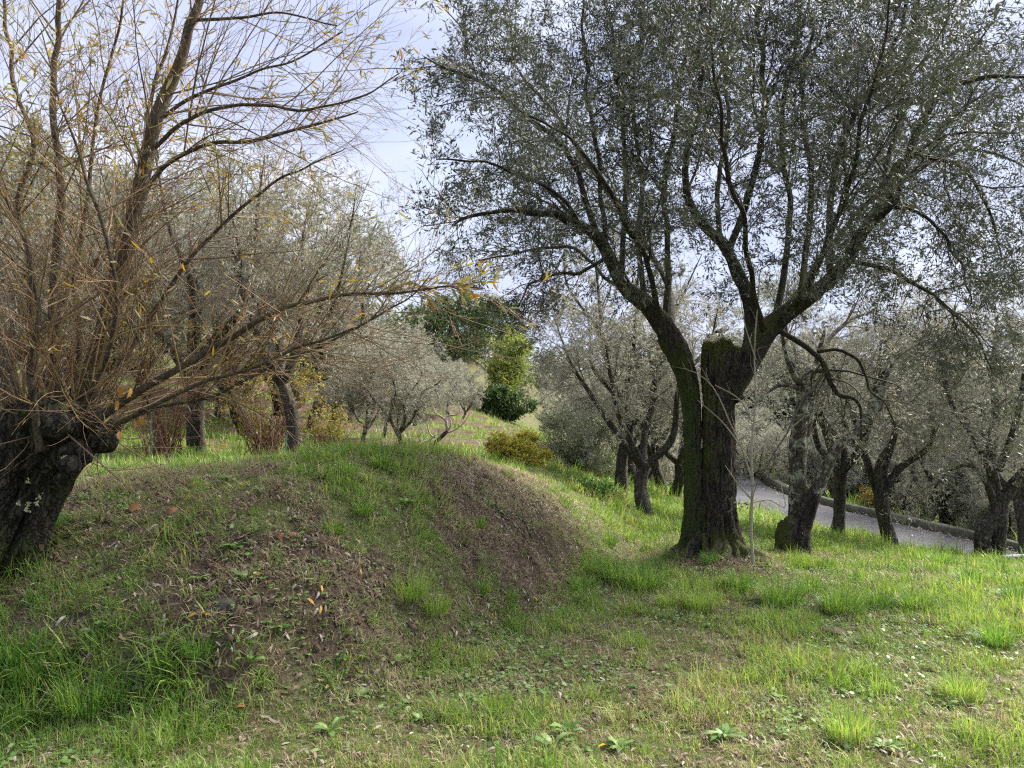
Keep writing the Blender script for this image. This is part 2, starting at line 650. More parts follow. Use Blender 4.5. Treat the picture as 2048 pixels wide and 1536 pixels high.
def barkmat(name, c0, c1, moss=None, moss_amt=0.5, lichen=None, lichen_amt=0.6, bump=0.6, scale=14, side=None):
    m, nt, out = nodes(name)
    n1 = tnoise(nt, scale, 8, 0.65, stretch=(1, 1, 0.3))
    col = ramp(nt, n1, [(0.30, c0), (0.68, c1)])
    tcv = nt.nodes.new('ShaderNodeTexCoord')
    mpv = nt.nodes.new('ShaderNodeMapping')
    mpv.inputs['Scale'].default_value = (1, 1, 0.22)
    nzv = nt.nodes.new('ShaderNodeTexNoise')
    nzv.inputs['Scale'].default_value = scale * 0.8
    nzv.inputs['Detail'].default_value = 5
    mxv = nt.nodes.new('ShaderNodeVectorMath')
    mxv.operation = 'MULTIPLY_ADD'
    mxv.inputs[1].default_value = (0.17, 0.17, 0.17)
    vor = nt.nodes.new('ShaderNodeTexVoronoi')
    vor.feature = 'DISTANCE_TO_EDGE'
    vor.inputs['Scale'].default_value = scale * 2.0
    nt.links.new(tcv.outputs['Object'], nzv.inputs['Vector'])
    nt.links.new(nzv.outputs['Color'], mxv.inputs[0])
    nt.links.new(tcv.outputs['Object'], mpv.inputs['Vector'])
    nt.links.new(mpv.outputs['Vector'], mxv.inputs[2])
    nt.links.new(mxv.outputs['Vector'], vor.inputs['Vector'])
    crack = ramp(nt, vor.outputs['Distance'], [(0.0, 0.0), (0.16, 1.0)])
    col = mixc(nt, crack, [v * 0.4 for v in c0], col)
    gr = attr(nt, 'groove')
    col = mixc(nt, ramp(nt, gr, [(0.25, 1.0), (0.7, 0.0)]), col, [v * 0.35 for v in c0])
    if lichen is not None:
        n2 = tnoise(nt, 9, 5, 0.6)
        n2b = ramp(nt, n2, [(lichen_amt - 0.03, 0.0), (lichen_amt + 0.05, 1.0)])
        col = mixc(nt, n2b, col, lichen)
    if moss is not None:
        n3 = tnoise(nt, 2.2, 6, 0.6)
        fa = nt.nodes.new('ShaderNodeMath')
        fa.operation = 'MULTIPLY_ADD'
        fa.inputs[1].default_value = 0.35
        nt.links.new(attr(nt, 'mossb'), fa.inputs[0])
        nt.links.new(n3, fa.inputs[2])
        n3 = fa.outputs[0]
        fac = n3
        if side is not None:
            g = nt.nodes.new('ShaderNodeNewGeometry')
            dt = nt.nodes.new('ShaderNodeVectorMath')
            dt.operation = 'DOT_PRODUCT'
            dt.inputs[1].default_value = side
            nt.links.new(g.outputs['Normal'], dt.inputs[0])
            ma = nt.nodes.new('ShaderNodeMath')
            ma.operation = 'MULTIPLY_ADD'
            ma.inputs[1].default_value = 0.22
            nt.links.new(dt.outputs['Value'], ma.inputs[0])
            nt.links.new(n3, ma.inputs[2])
            fac = ma.outputs[0]
        n3b = ramp(nt, fac, [(moss_amt - 0.06, 0.0), (moss_amt + 0.08, 1.0)])
        n4 = tnoise(nt, 60, 4, 0.6)
        mcol = ramp(nt, n4, [(0.3, [v * 0.45 for v in moss]), (0.7, moss)])
        col = mixc(nt, n3b, col, mcol)
    b = nt.nodes.new('ShaderNodeBsdfPrincipled')
    b.inputs['Roughness'].default_value = 0.85
    b.inputs['Specular IOR Level'].default_value = 0.25
    nt.links.new(col, b.inputs['Base Color'])
    n5 = tnoise(nt, scale * 2.2, 10, 0.75, stretch=(1, 1, 0.35), dist=.6)
    bp = nt.nodes.new('ShaderNodeBump')
    bp.inputs['Strength'].default_value = bump
    bp.inputs['Distance'].default_value = 0.05
    hm = mixc(nt, 0.5, n5, crack)
    nt.links.new(hm, bp.inputs['Height'])
    nt.links.new(bp.outputs['Normal'], b.inputs['Normal'])
    nt.links.new(b.outputs[0], out.inputs['Surface'])
    return m

def plain(name, c0, c1, scale=20, rough=0.8, bump=0.3, detail=6, rnd=False, spec=0.3):
    m, nt, out = nodes(name)
    col = ramp(nt, attr(nt, 'rnd') if rnd else tnoise(nt, scale, detail), [(0.25, c0), (0.75, c1)])
    b = nt.nodes.new('ShaderNodeBsdfPrincipled')
    b.inputs['Roughness'].default_value = rough
    b.inputs['Specular IOR Level'].default_value = spec
    nt.links.new(col, b.inputs['Base Color'])
    if bump:
        bp = nt.nodes.new('ShaderNodeBump')
        bp.inputs['Strength'].default_value = bump
        bp.inputs['Distance'].default_value = 0.01
        nt.links.new(tnoise(nt, scale * 2.5, 6), bp.inputs['Height'])
        nt.links.new(bp.outputs['Normal'], b.inputs['Normal'])
    nt.links.new(b.outputs[0], out.inputs['Surface'])
    return m

M_olive = leafmat('olive_leaf', [(0.0, (0.045, 0.058, 0.032)), (0.45, (0.075, 0.092, 0.052)), (0.8, (0.12, 0.13, 0.08)), (0.96, (0.19, 0.16, 0.085))],
                  under=(0.17, 0.18, 0.145), trans=0.2, rough=0.5, spec=0.25)
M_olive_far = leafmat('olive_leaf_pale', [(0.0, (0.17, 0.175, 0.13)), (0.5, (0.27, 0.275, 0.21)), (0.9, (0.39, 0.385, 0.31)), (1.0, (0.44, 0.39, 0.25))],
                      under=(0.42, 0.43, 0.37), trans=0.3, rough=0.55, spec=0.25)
M_willow = leafmat('willow_leaf', [(0.0, (0.13, 0.15, 0.06)), (0.4, (0.22, 0.22, 0.09)), (0.7, (0.34, 0.27, 0.06)), (0.9, (0.45, 0.28, 0.04)), (1.0, (0.30, 0.13, 0.04))],
                   under=(0.36, 0.36, 0.28), trans=0.4)
M_evergreen = leafmat('evergreen_leaf', [(0, (0.035, 0.07, 0.022)), (0.6, (0.07, 0.12, 0.035)), (1, (0.15, 0.19, 0.05))], trans=0.25)
M_dark = leafmat('dark_conifer_leaf', [(0, (0.022, 0.040, 0.030)), (0.7, (0.040, 0.065, 0.045)), (1, (0.07, 0.095, 0.06))], trans=0.1)
M_lime = leafmat('lime_leaf', [(0, (0.16, 0.22, 0.06)), (0.6, (0.29, 0.34, 0.10)), (0.93, (0.36, 0.38, 0.08)), (1, (0.55, 0.30, 0.04))], trans=0.4)
M_yellow = leafmat('yellow_leaf', [(0, (0.14, 0.17, 0.045)), (0.35, (0.46, 0.44, 0.10)), (0.8, (0.68, 0.60, 0.16)), (1, (0.58, 0.36, 0.07))], trans=0.5)
M_dull = leafmat('dull_yellow_leaf', [(0, (0.13, 0.13, 0.05)), (0.5, (0.27, 0.24, 0.075)), (0.85, (0.40, 0.32, 0.08)), (1, (0.42, 0.24, 0.06))], trans=0.4)
M_bushgrey = leafmat('bush_leaf', [(0, (0.06, 0.075, 0.04)), (0.6, (0.13, 0.155, 0.08)), (1, (0.24, 0.25, 0.15))], under=(0.24, 0.25, 0.19), trans=0.25)
M_grass = leafmat('grass_blade', [(0.0, (0.12, 0.22, 0.045)), (0.35, (0.23, 0.36, 0.07)), (0.6, (0.37, 0.48, 0.11)), (0.75, (0.47, 0.49, 0.17)),
                                  (0.88, (0.46, 0.40, 0.23)), (1.0, (0.20, 0.145, 0.09))], trans=0.4, rough=0.45, spec=0.35)
M_tussock = leafmat('tussock_blade', [(0.0, (0.09, 0.19, 0.045)), (0.5, (0.21, 0.36, 0.08)), (0.85, (0.38, 0.50, 0.11)), (1.0, (0.48, 0.44, 0.22))], trans=0.4, rough=0.42, spec=0.4)
M_weed = leafmat('weed_leaf', [(0, (0.08, 0.17, 0.04)), (0.6, (0.16, 0.28, 0.07)), (1, (0.28, 0.38, 0.14))], trans=0.3, rough=0.45, spec=0.4)
M_litter = leafmat('dry_leaf', [(0, (0.10, 0.065, 0.045)), (0.4, (0.23, 0.165, 0.12)), (0.75, (0.34, 0.29, 0.23)), (0.92, (0.46, 0.43, 0.38)), (0.96, (0.55, 0.34, 0.05)), (1, (0.30, 0.14, 0.06))], trans=0.15, rough=0.6)
M_bark_hero = barkmat('bark_furrowed_mossy', (0.028, 0.023, 0.018), (0.095, 0.075, 0.056), moss=(0.085, 0.10, 0.022), moss_amt=0.66, side=(-1.0, 0.0, 0.15), scale=12)
M_bark_moss = barkmat('bark_green_moss', (0.03, 0.03, 0.022), (0.09, 0.08, 0.055), moss=(0.055, 0.075, 0.016), moss_amt=0.55, side=(-1.0, -0.4, 0.2), scale=12)
M_bark_limb = barkmat('bark_limb', (0.03, 0.027, 0.02), (0.085, 0.073, 0.053), moss=(0.095, 0.105, 0.03), moss_amt=0.60, lichen=(0.17, 0.18, 0.12), lichen_amt=0.68, side=(-.2, 0, 0.9), scale=16)
M_bark_lichen = barkmat('bark_lichen', (0.06, 0.052, 0.04), (0.17, 0.145, 0.11), moss=(0.08, 0.095, 0.03), moss_amt=0.70, lichen=(0.34, 0.36, 0.27), lichen_amt=0.53, scale=14)
M_bark_olive = barkmat('bark_olive', (0.045, 0.040, 0.032), (0.13, 0.115, 0.09), moss=(0.08, 0.09, 0.03), moss_amt=0.66, lichen=(0.24, 0.25, 0.20), lichen_amt=0.64, scale=12)
M_bark_willow = barkmat('bark_willow', (0.022, 0.020, 0.016), (0.095, 0.080, 0.055), moss=(0.075, 0.095, 0.02), moss_amt=0.57, scale=11, bump=1.0)
M_willow_limb = barkmat('bark_willow_limb', (0.06, 0.047, 0.033), (0.15, 0.12, 0.08), moss=(0.11, 0.11, 0.05), moss_amt=0.62, scale=20, bump=0.3)
M_wtwig = plain('willow_shoot', (0.15, 0.08, 0.045), (0.32, 0.20, 0.10), rnd=True, bump=0, rough=0.5)
M_wtwig2 = plain('willow_rod', (0.12, 0.085, 0.05), (0.28, 0.20, 0.10), rnd=True, bump=0, rough=0.5)
M_otwig = plain('olive_twig', (0.045, 0.040, 0.031), (0.11, 0.095, 0.072), rnd=True, bump=0)
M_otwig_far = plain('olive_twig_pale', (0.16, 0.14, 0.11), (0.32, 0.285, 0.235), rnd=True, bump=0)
M_sap = plain('sapling_bark', (0.26, 0.23, 0.17), (0.40, 0.36, 0.28), scale=30)
M_redstem = plain('red_stem', (0.14, 0.065, 0.04), (0.24, 0.14, 0.08), rnd=True, bump=0)
M_stone = plain('stone', (0.03, 0.03, 0.025), (0.085, 0.08, 0.065), scale=12, bump=0.6)
M_clod = plain('clod_earth', (0.06, 0.042, 0.03), (0.14, 0.10, 0.07), scale=25, bump=0.8)
M_pipe = plain('pale_pipe', (0.55, 0.58, 0.60), (0.66, 0.68, 0.70), scale=6, rough=0.4, bump=0.05)
M_slot = plain('dark_slot', (0.02, 0.02, 0.022), (0.035, 0.035, 0.035), scale=6, bump=0)
M_stake = plain('green_paint', (0.05, 0.13, 0.09), (0.08, 0.18, 0.12), scale=40, rough=0.5, bump=0.1)
M_wall = plain('mossy_concrete', (0.06, 0.062, 0.045), (0.17, 0.16, 0.12), scale=9, bump=0.6)

# ------------------------------------------------------------------ ground cover masks
def lawn(x, y):
    """0 bare earth .. 1 closed sward"""
    d = bank(x, y)
    n = fbm(x * 0.9, y * 0.9, 0, 77, 4)
    n2 = fbm(x * 3.1, y * 3.1, 0, 78, 3)
    m = 0.78 + 0.5 * (n2 - 0.5)
    # the bank itself: bare with tufts; greener at its left foot, on the crest and on the far right flank
    d = d + .5 * (fbm(x * 2.6, y * 2.6, 0, 80, 3) - .5)
    bare = sst(-0.15, 0.6, d) * (1 - sst(2.0, 2.8, d) * 0.7)
    bare = bare * (1 - 0.8 * sst(0.0, 1.0, x) * sst(6.6, 8.2, y))
    bare = bare * (1 - 0.55 * sst(-1.5, -2.6, x) * sst(6, 4.6, y))
    m = m * (1 - bare) + bare * (0.07 + 0.8 * sst(0.555, 0.70, n) + 0.22 * sst(.55, .72, n2))
    # trodden earth round the foot of the old tree
    m = m * (1 - .8 * sst(.85, .45, np.hypot(x - 2.28, y - 8.35)))
    # thin, strawy strip in the middle foreground
    thin = sst(1.6, 0.3, np.abs(x - 0.35)) * sst(6.0, 4.6, y) * sst(0.3, -0.2, d)
    m = m * (1 - 0.28 * thin)
    # terraces far back: flats green, risers brown
    yy = y + 0.1 * x
    fl = sum(sst(a - 3.0, a - .6, yy) * (1 - sst(a - .2, a, yy)) for a in (19, 23.5, 28.5, 35))
    far = sst(15, 17, y) * sst(0.5, 3, d)
    m = m * (1 - far) + far * (0.12 + 0.85 * np.clip(fl, 0, 1) * sst(.38, .5, n))
    # dusty ground behind the mound on the left
    lf = sst(-2.0, -4.0, x) * sst(8.5, 10, y) * (1 - sst(17, 19, y))
    m = m * (1 - lf) + lf * (0.15 + 0.7 * sst(.5, .62, n))
    m = m + 0.55 * (fbm(x * 6.5, y * 6.5, 0, 79, 3) - .5) * sst(.02, .3, m) * (1 - sst(.75, 1, m))
    m = m * (1 - sst(36, 40, y)) + sst(36, 40, y) * .6
    return np.clip(m, 0, 1)

# ------------------------------------------------------------------ ground sheet
ys = np.concatenate([np.linspace(-60, 1.5, 14)[:-1], np.arange(1.5, 12, 0.085), np.geomspace(12, 60, 90)[0:], np.geomspace(62, 900, 26)])
xs_h = np.concatenate([np.arange(0, 7.5, 0.09), np.geomspace(7.5, 40, 50), np.geomspace(42, 700, 18)])
xs = np.concatenate([-xs_h[:0:-1], xs_h])
GX, GY = np.meshgrid(xs, ys)
GZ = h(GX, GY)
nx = len(xs)
V = np.stack([GX.ravel(), GY.ravel(), GZ.ravel()], -1)
ii = (np.arange(len(ys) - 1)[:, None] * nx + np.arange(nx - 1)[None]).ravel()
F = np.stack([ii, ii + 1, ii + 1 + nx, ii + nx], -1)
gm, nt, out = nodes('earth')
gl = attr(nt, 'green')
c_soil = ramp(nt, tnoise(nt, 3.0, 9, 0.7), [(0.28, (0.055, 0.038, 0.028)), (0.5, (0.115, 0.080, 0.058)), (0.72, (0.20, 0.148, 0.110))])
c_fine = ramp(nt, tnoise(nt, 70, 8, 0.75), [(0.38, 0.35), (0.62, 1.5)])
c_soil = mixc(nt, 1.0, c_soil, c_fine, 'MULTIPLY')
c_moss = ramp(nt, tnoise(nt, 7, 8, 0.65), [(0.3, (0.055, 0.070, 0.025)), (0.55, (0.12, 0.15, 0.048)), (0.75, (0.22, 0.23, 0.095))])
gn_ = tnoise(nt, 4.5, 8, 0.7)
gma = nt.nodes.new('ShaderNodeMath')
gma.operation = 'MULTIPLY_ADD'
gma.inputs[1].default_value = 1.3
gma2 = nt.nodes.new('ShaderNodeMath')
gma2.operation = 'SUBTRACT'
gma2.inputs[1].default_value = 0.65
nt.links.new(gn_, gma.inputs[0])
nt.links.new(gl, gma.inputs[2])
nt.links.new(gma.outputs[0], gma2.inputs[0])
c_g = ramp(nt, gma2.outputs[0], [(0.25, 0.03), (0.75, 0.75)])
col = mixc(nt, c_g, c_soil, mixc(nt, 1.0, c_moss, c_fine, 'MULTIPLY'))
b = nt.nodes.new('ShaderNodeBsdfPrincipled')
b.inputs['Roughness'].default_value = 0.95
b.inputs['Specular IOR Level'].default_value = 0.15
nt.links.new(col, b.inputs['Base Color'])
bp = nt.nodes.new('ShaderNodeBump')
bp.inputs['Strength'].default_value = 0.9
bp.inputs['Distance'].default_value = 0.03
nt.links.new(tnoise(nt, 28, 9, 0.75), bp.inputs['Height'])
nt.links.new(bp.outputs['Normal'], b.inputs['Normal'])
nt.links.new(b.outputs[0], out.inputs['Surface'])
g_o = obj('ground', mk('ground', V, [F], gm, {'green': lawn(GX.ravel(), GY.ravel())}, smooth=True), kind='structure')

# ------------------------------------------------------------------ road and its low wall
rs = spline(ROAD, 120)
tg = nrm(np.gradient(rs[:, :2], axis=0))
nr = np.stack([tg[:, 1], -tg[:, 0]], -1)        # towards the near (left, camera) side as the road runs down
cols = np.linspace(-1.35, 1.35, 9)
wob = 0.10 * (fbm(np.arange(120) * 0.5, 0, 0, 3, 3) - 0.5)
RV = []
for k, c in enumerate(cols):
    e = wob * (1 if k in (0, 8) else 0)
    RV.append(np.stack([rs[:, 0] + nr[:, 0] * (c + e), rs[:, 1] + nr[:, 1] * (c + e), rs[:, 2] + 0.02 * (1 - (c / 1.35) ** 2) + 0.012], -1))
RV = np.stack(RV, 1).reshape(-1, 3)
ii = (np.arange(119)[:, None] * 9 + np.arange(8)[None]).ravel()
rm, nt, out = nodes('worn_asphalt')
c_a = ramp(nt, tnoise(nt, 1.3, 9, 0.7, dist=.8), [(0.3, (0.045, 0.047, 0.053)), (0.55, (0.08, 0.082, 0.09)), (0.75, (0.115, 0.113, 0.115))])
c_b = ramp(nt, tnoise(nt, 140, 3, 0.7), [(0.3, 0.65), (0.7, 1.3)])
col = mixc(nt, 1.0, c_a, c_b, 'MULTIPLY')
b = nt.nodes.new('ShaderNodeBsdfPrincipled')
b.inputs['Roughness'].default_value = 0.75
b.inputs['Specular IOR Level'].default_value = 0.2
nt.links.new(col, b.inputs['Base Color'])
bp = nt.nodes.new('ShaderNodeBump')
bp.inputs['Strength'].default_value = 0.4
bp.inputs['Distance'].default_value = 0.006
nt.links.new(tnoise(nt, 110, 4, 0.7), bp.inputs['Height'])
nt.links.new(bp.outputs['Normal'], b.inputs['Normal'])
nt.links.new(b.outputs[0], out.inputs['Surface'])
obj('road', mk('road', RV, [np.stack([ii, ii + 1, ii + 10, ii + 9], -1)], rm, smooth=True), kind='structure')

# far side of the road: which sign?  the wall runs along the side away from the camera
far_s = -1 if (rs[60, 1] - nr[60, 1] > rs[60, 1] + nr[60, 1]) else 1
ws = spline(ROAD[2:7], 90)
wt = nrm(np.gradient(ws[:, :2], axis=0))
wnr = np.stack([wt[:, 1], -wt[:, 0]], -1) * far_s
prof = [(1.52, -0.25), (1.51, 0.07), (1.53, 0.15), (1.58, 0.185), (1.70, 0.185), (1.75, 0.15), (1.77, -0.25)]
WV = np.stack([np.stack([ws[:, 0] + wnr[:, 0] * a, ws[:, 1] + wnr[:, 1] * a, ws[:, 2] + z], -1) for a, z in prof], 1)
jit = fbm(WV[..., 0] * 4, WV[..., 1] * 4, WV[..., 2] * 4, 9, 3) - 0.5
WV = WV + jit[..., None] * 0.07
ii = (np.arange(89)[:, None] * 7 + np.arange(6)[None]).ravel()
lw = thing('low_wall', 'low dark mossy wall edging the far side of the sloping road', 'wall',
           me=mk('low_wall', WV.reshape(-1, 3), [np.stack([ii, ii + 7, ii + 8, ii + 1], -1)], M_wall))

# ================================================================== the old mossy tree in the middle (about 8.5 m away)
HY = 8.5
HP = gnd(1436, 1108)
hero = thing('olive_tree', 'huge old mossy tree with a hollow stump top and wide dark crown', 'tree', (HP[0], HY, h(HP[0], HY)))
HO = np.array(hero.location)

def loc_mesh(name, data, mat, origin, smooth=False):
    V, F, A = data
    return mk(name, V - origin, F, mat, A, smooth)

def hflare(L, th):
    k = np.exp(-L / 0.22)
    return k * (0.30 + 0.50 * np.cos(th * 5 + 1.0) * np.cos(th * 2 + .4))

p, r = pxpath([(1442, 1150, 0.0, 72), (1442, 1112, 0.0, 56), (1440, 1070, 0.0, 43), (1438, 1020, 0, 36), (1437, 960, 0, 34), (1436, 900, 0, 33), (1436, 810, 0, 33),
               (1438, 760, 0, 38), (1440, 720, 0, 41), (1441, 686, 0, 39)], HY, 40)
V, F, A = barktube(p, r * .90, 120, 190, 0.19, 3, cap1=False, lobes=0.05, freq=5.5, flare=hflare)
# ragged hollow stump rim
ring = V.reshape(190, 120, 3)
th = np.arange(120) / 120 * 2 * np.pi
rag = 0.24 * (noise(np.cos(th) * 2 + 5, np.sin(th) * 2, 0, 8) - 0.6) + 0.10 * (noise(np.cos(th) * 11, np.sin(th) * 11, 0, 9) - 0.5)
ring[-14:, :, 2] += rag[None] * np.linspace(0, 1, 14)[:, None]
cen = ring[-1].mean(0)
inner = [cen + (ring[-1] - cen) * s + np.array([0, 0, dz]) for s, dz in ((0.86, 0.012), (0.72, -0.03), (0.55, -0.16), (0.25, -0.2))]
V = np.concatenate([ring.reshape(-1, 3)] + inner)
b0 = 189 * 120
a = np.arange(120)
bb = (a + 1) % 120
for k in range(4):
    F.append(np.stack([b0 + k * 120 + a, b0 + k * 120 + bb, b0 + (k + 1) * 120 + bb, b0 + (k + 1) * 120 + a], -1))
A = {'rnd': np.full(len(V), .5), 'groove': np.concatenate([A['groove'], np.full(480, 0.55)]), 'mossb': sst(HO[2] + .45, HO[2] + .05, V[:, 2]) * .8 + sst(cen[2] - .08, cen[2] + .02, V[:, 2]) * .9}
F = [np.concatenate(F)]
hero_trunk = obj('trunk', loc_mesh('trunk', (V, F, A), M_bark_hero, HO, True), hero)

p, r = pxpath([(1374, 1130, 0.06, 34), (1382, 1085, 0.05, 25), (1385, 1040, 0.04, 21), (1386, 980, 0.04, 19), (1385, 900, 0.04, 18), (1382, 820, 0.04, 19),
               (1374, 760, 0.02, 22), (1356, 708, 0.0, 25), (1335, 668, 0.0, 24)], HY, 40)
o = obj('stem', loc_mesh('stem', barktube(p, r * .93, 72, 150, 0.17, 5, cap1=False, lobes=0.05, freq=6), M_bark_moss, HO, True), hero)
o['label'] = 'narrow left stem covered in dark green moss'
# roots running out over the soil
for k, (az, ln_, r0_) in enumerate([(3.5, .75, .075), (2.7, .5, .06), (4.4, .55, .07), (5.1, .5, .075), (5.9, .6, .085), (.4, .5, .06), (4.0, .45, .05)]):
    q = np.linspace(0, 1, 10)
    wv = az + .35 * np.sin(q * 3 + k)
    dd = .16 + q * ln_
    rx, ry = HO[0] + np.cos(wv) * dd, HY + np.sin(wv) * dd
    rz_ = h(rx, ry) + .16 * (1 - q) ** 3 + .015 * (1 - q) - .035 * q
    V, F, A = barktube(np.stack([rx, ry, rz_], -1), r0_ * (1 - .8 * q), 16, 40, .2, 90 + k, freq=3.5)
    A['mossb'] = np.full(len(V), .35)
    obj('root', loc_mesh('root', (V, F, A), M_bark_hero, HO, True), hero_trunk)
# moss cushion on the stump
mo = []
for k in range(240):
    t, q = rng.uniform(0, 2 * np.pi), rng.uniform(.5, 1.0)
    c = cen + (ring[-1][int(t / 6.2832 * 120) % 120] - cen) * q + np.array([0, 0, rng.uniform(-.01, .012)])
    mo.append((c, rng.uniform(.008, .022)))
dirs = nrm(rng.normal(size=(240 * 26, 3)) * np.array([1, 1, .6]) + np.array([0, 0, .8]))
pos = np.repeat(np.array([m[0] for m in mo]), 26, 0) + rng.normal(size=(240 * 26, 3)) * .014
M_moss = leafmat('moss', [(0, (0.05, 0.065, 0.012)), (0.6, (0.10, 0.115, 0.022)), (1, (0.17, 0.17, 0.04))], trans=0.15, rough=.8)
ms = obj('moss_cushion', loc_mesh('moss_cushion', leaves(pos, dirs, rng.uniform(.012, .03, len(pos)), rng.uniform(.004, .009, len(pos))), M_moss, HO), hero_trunk, kind='stuff')

def project(p):
    v = p - EYE
    c_, s_ = math.cos(PITCH), math.sin(PITCH)
    f_ = np.maximum(v[:, 1] * c_ + v[:, 2] * s_, 1e-3)
    return 1024 + FPX * v[:, 0] / f_, 768 - FPX * (-v[:, 1] * s_ + v[:, 2] * c_) / f_

LIMBS = [
    [(1352, 700, 0, 26), (1327, 652, -.05, 25), (1290, 606, -.1, 21), (1250, 571, -.2, 18), (1225, 531, -.3, 16), (1200, 491, -.4, 14), (1170, 465, -.5, 12), (1120, 437, -.7, 9), (1060, 422, -.9, 7), (980, 428, -1.1, 5), (905, 455, -1.2, 3)],
    [(1200, 491, -.4, 11), (1172, 400, -.4, 9), (1150, 330, -.5, 8), (1090, 262, -.6, 7), (1010, 195, -.8, 6), (930, 150, -.9, 4), (845, 112, -1, 2)],
    [(1215, 520, -.35, 8), (1205, 400, -.3, 7), (1187, 260, -.3, 6), (1170, 120, -.2, 5), (1160, -60, -.1, 3)],
    [(1242, 562, -.25, 9), (1248, 430, -.1, 8), (1250, 300, .1, 7), (1236, 150, .2, 5), (1210, 0, .3, 3), (1190, -90, .3, 2)],
    [(1290, 604, -.1, 9), (1275, 470, .2, 8), (1287, 350, .4, 7), (1268, 200, .6, 6), (1282, 50, .7, 4), (1292, -90, .8, 2)],
    [(1330, 655, -.05, 11), (1337, 520, .3, 9), (1330, 400, .6, 8), (1348, 250, .8, 7), (1372, 100, 1, 5), (1382, -80, 1.2, 3)],
    [(1172, 466, -.5, 6), (1120, 395, -.9, 5), (1040, 345, -1.2, 4.5), (950, 318, -1.5, 3.5), (870, 325, -1.6, 2)],
    [(1214, 515, -.3, 6), (1160, 545, -.5, 5), (1100, 560, -.7, 4), (1050, 590, -.9, 3), (1025, 640, -1, 2)],
    [(1262, 580, -.2, 6), (1220, 560, .3, 5), (1150, 500, .8, 5), (1060, 500, 1.2, 4), (960, 520, 1.5, 2)],
    [(1488, 735, .12, 20), (1502, 670, .25, 18), (1496, 600, .3, 17), (1480, 560, .3, 16), (1460, 516, .3, 14), (1440, 482, .3, 13), (1410, 452, .3, 11), (1385, 420, .35, 10), (1375, 350, .4, 8), (1390, 230, .6, 6), (1402, 80, .8, 4), (1410, -80, 1, 2)],
    [(1455, 506, .3, 11), (1492, 410, .3, 10), (1518, 310, .2, 9), (1525, 200, .2, 8), (1520, 90, .2, 7), (1524, -80, .3, 5)],
    [(1440, 480, .3, 8), (1435, 380, .6, 7), (1455, 250, .9, 6), (1450, 100, 1.1, 4), (1465, -60, 1.3, 3)],
    [(1462, 800, -.04, 20), (1482, 748, 0, 27), (1512, 693, 0, 28), (1545, 651, 0, 25), (1590, 616, -.1, 21), (1640, 580, -.2, 18), (1690, 528, -.3, 16), (1735, 452, -.4, 14), (1780, 412, -.5, 13), (1800, 335, -.6, 10), (1830, 264, -.7, 9), (1850, 226, -.8, 8), (1885, 186, -.9, 7), (1935, 161, -1, 6), (2020, 150, -1.1, 4), (2120, 170, -1.2, 2)],
    [(1778, 414, -.5, 9), (1784, 350, -.6, 8), (1807, 320, -.7, 7), (1864, 316, -.8, 6), (1930, 345, -.9, 5), (1980, 420, -1, 4), (2003, 520, -1, 2)],
    [(1752, 432, -.45, 9), (1787, 279, -.3, 8), (1807, 175, -.2, 7), (1827, 50, -.1, 6), (1842, -80, 0, 4)],
    [(1660, 560, -.25, 11), (1662, 400, -.1, 10), (1683, 292, 0, 9), (1716, 207, .1, 8), (1746, 184, .1, 7), (1770, 134, .2, 6), (1800, 60, .3, 5), (1822, -60, .4, 3)],
    [(1600, 610, -.1, 10), (1612, 480, .3, 9), (1624, 350, .6, 8), (1604, 200, .8, 6), (1622, 50, 1, 5), (1630, -80, 1, 3)],
    [(1548, 650, 0, 11), (1572, 520, .3, 9), (1580, 400, .5, 8), (1562, 250, .7, 7), (1590, 80, .8, 5), (1602, -80, .9, 3)],
    [(1782, 412, -.5, 6), (1850, 432, -.8, 5), (1905, 500, -1, 4), (1935, 610, -1.1, 2)],
    [(1556, 660, 0, 8), (1620, 700, -.2, 8), (1655, 745, -.3, 8), (1680, 783, -.3, 8), (1708, 795, -.3, 6), (1716, 830, -.3, 4), (1712, 880, -.3, 2.5)],
    [(1635, 703, -.2, 5), (1690, 703, -.4, 5), (1735, 745, -.5, 4), (1758, 800, -.6, 3), (1790, 850, -.7, 2)],
    [(1700, 520, -.3, 7), (1780, 545, -.7, 6), (1860, 585, -1.1, 5), (1930, 650, -1.4, 4), (1980, 740, -1.5, 2)],
    [(1530, 672, 0, 10), (1500, 560, -.8, 8), (1482, 450, -1.4, 7), (1450, 300, -2, 6), (1430, 120, -2.3, 4), (1425, -60, -2.5, 2)],
    [(1592, 616, -.1, 10), (1640, 520, -1, 8), (1690, 400, -1.6, 7), (1722, 250, -2.1, 6), (1765, 80, -2.4, 4), (1790, -60, -2.6, 2)],
    [(1322, 645, -.05, 9), (1290, 520, -.9, 8), (1230, 400, -1.5, 7), (1150, 290, -1.9, 5), (1060, 230, -2.2, 3)],
    [(1345, 668, 0, 9), (1330, 560, .9, 8), (1240, 420, 1.6, 7), (1120, 250, 2.1, 5), (1000, 90, 2.4, 3)],
    [(1560, 640, 0, 9), (1640, 520, 1, 8), (1760, 380, 1.7, 7), (1880, 260, 2.2, 5), (2000, 120, 2.5, 3)],
    [(1690, 528, -.3, 8), (1760, 400, .6, 7), (1850, 330, 1.2, 6), (1960, 300, 1.6, 4), (2080, 360, 1.8, 2)],
]
n = 26
LP = np.zeros((len(LIMBS), n, 3))
LR = np.zeros((len(LIMBS), n))
for k, c in enumerate(LIMBS):
    LP[k], LR[k] = pxpath(c, HY, n, .10)
    LR[k] *= .82 if k in (0, 9, 12) else .68
    thick = LR[k].max() > 0.05
    V, F, A = barktube(LP[k], LR[k], 28 if thick else 12, 90 if thick else 44, 0.14 if thick else 0.10, 20 + k, freq=4)
    obj('limb', loc_mesh('limb', (V, F, A), M_bark_limb, HO, True), hero)
    k
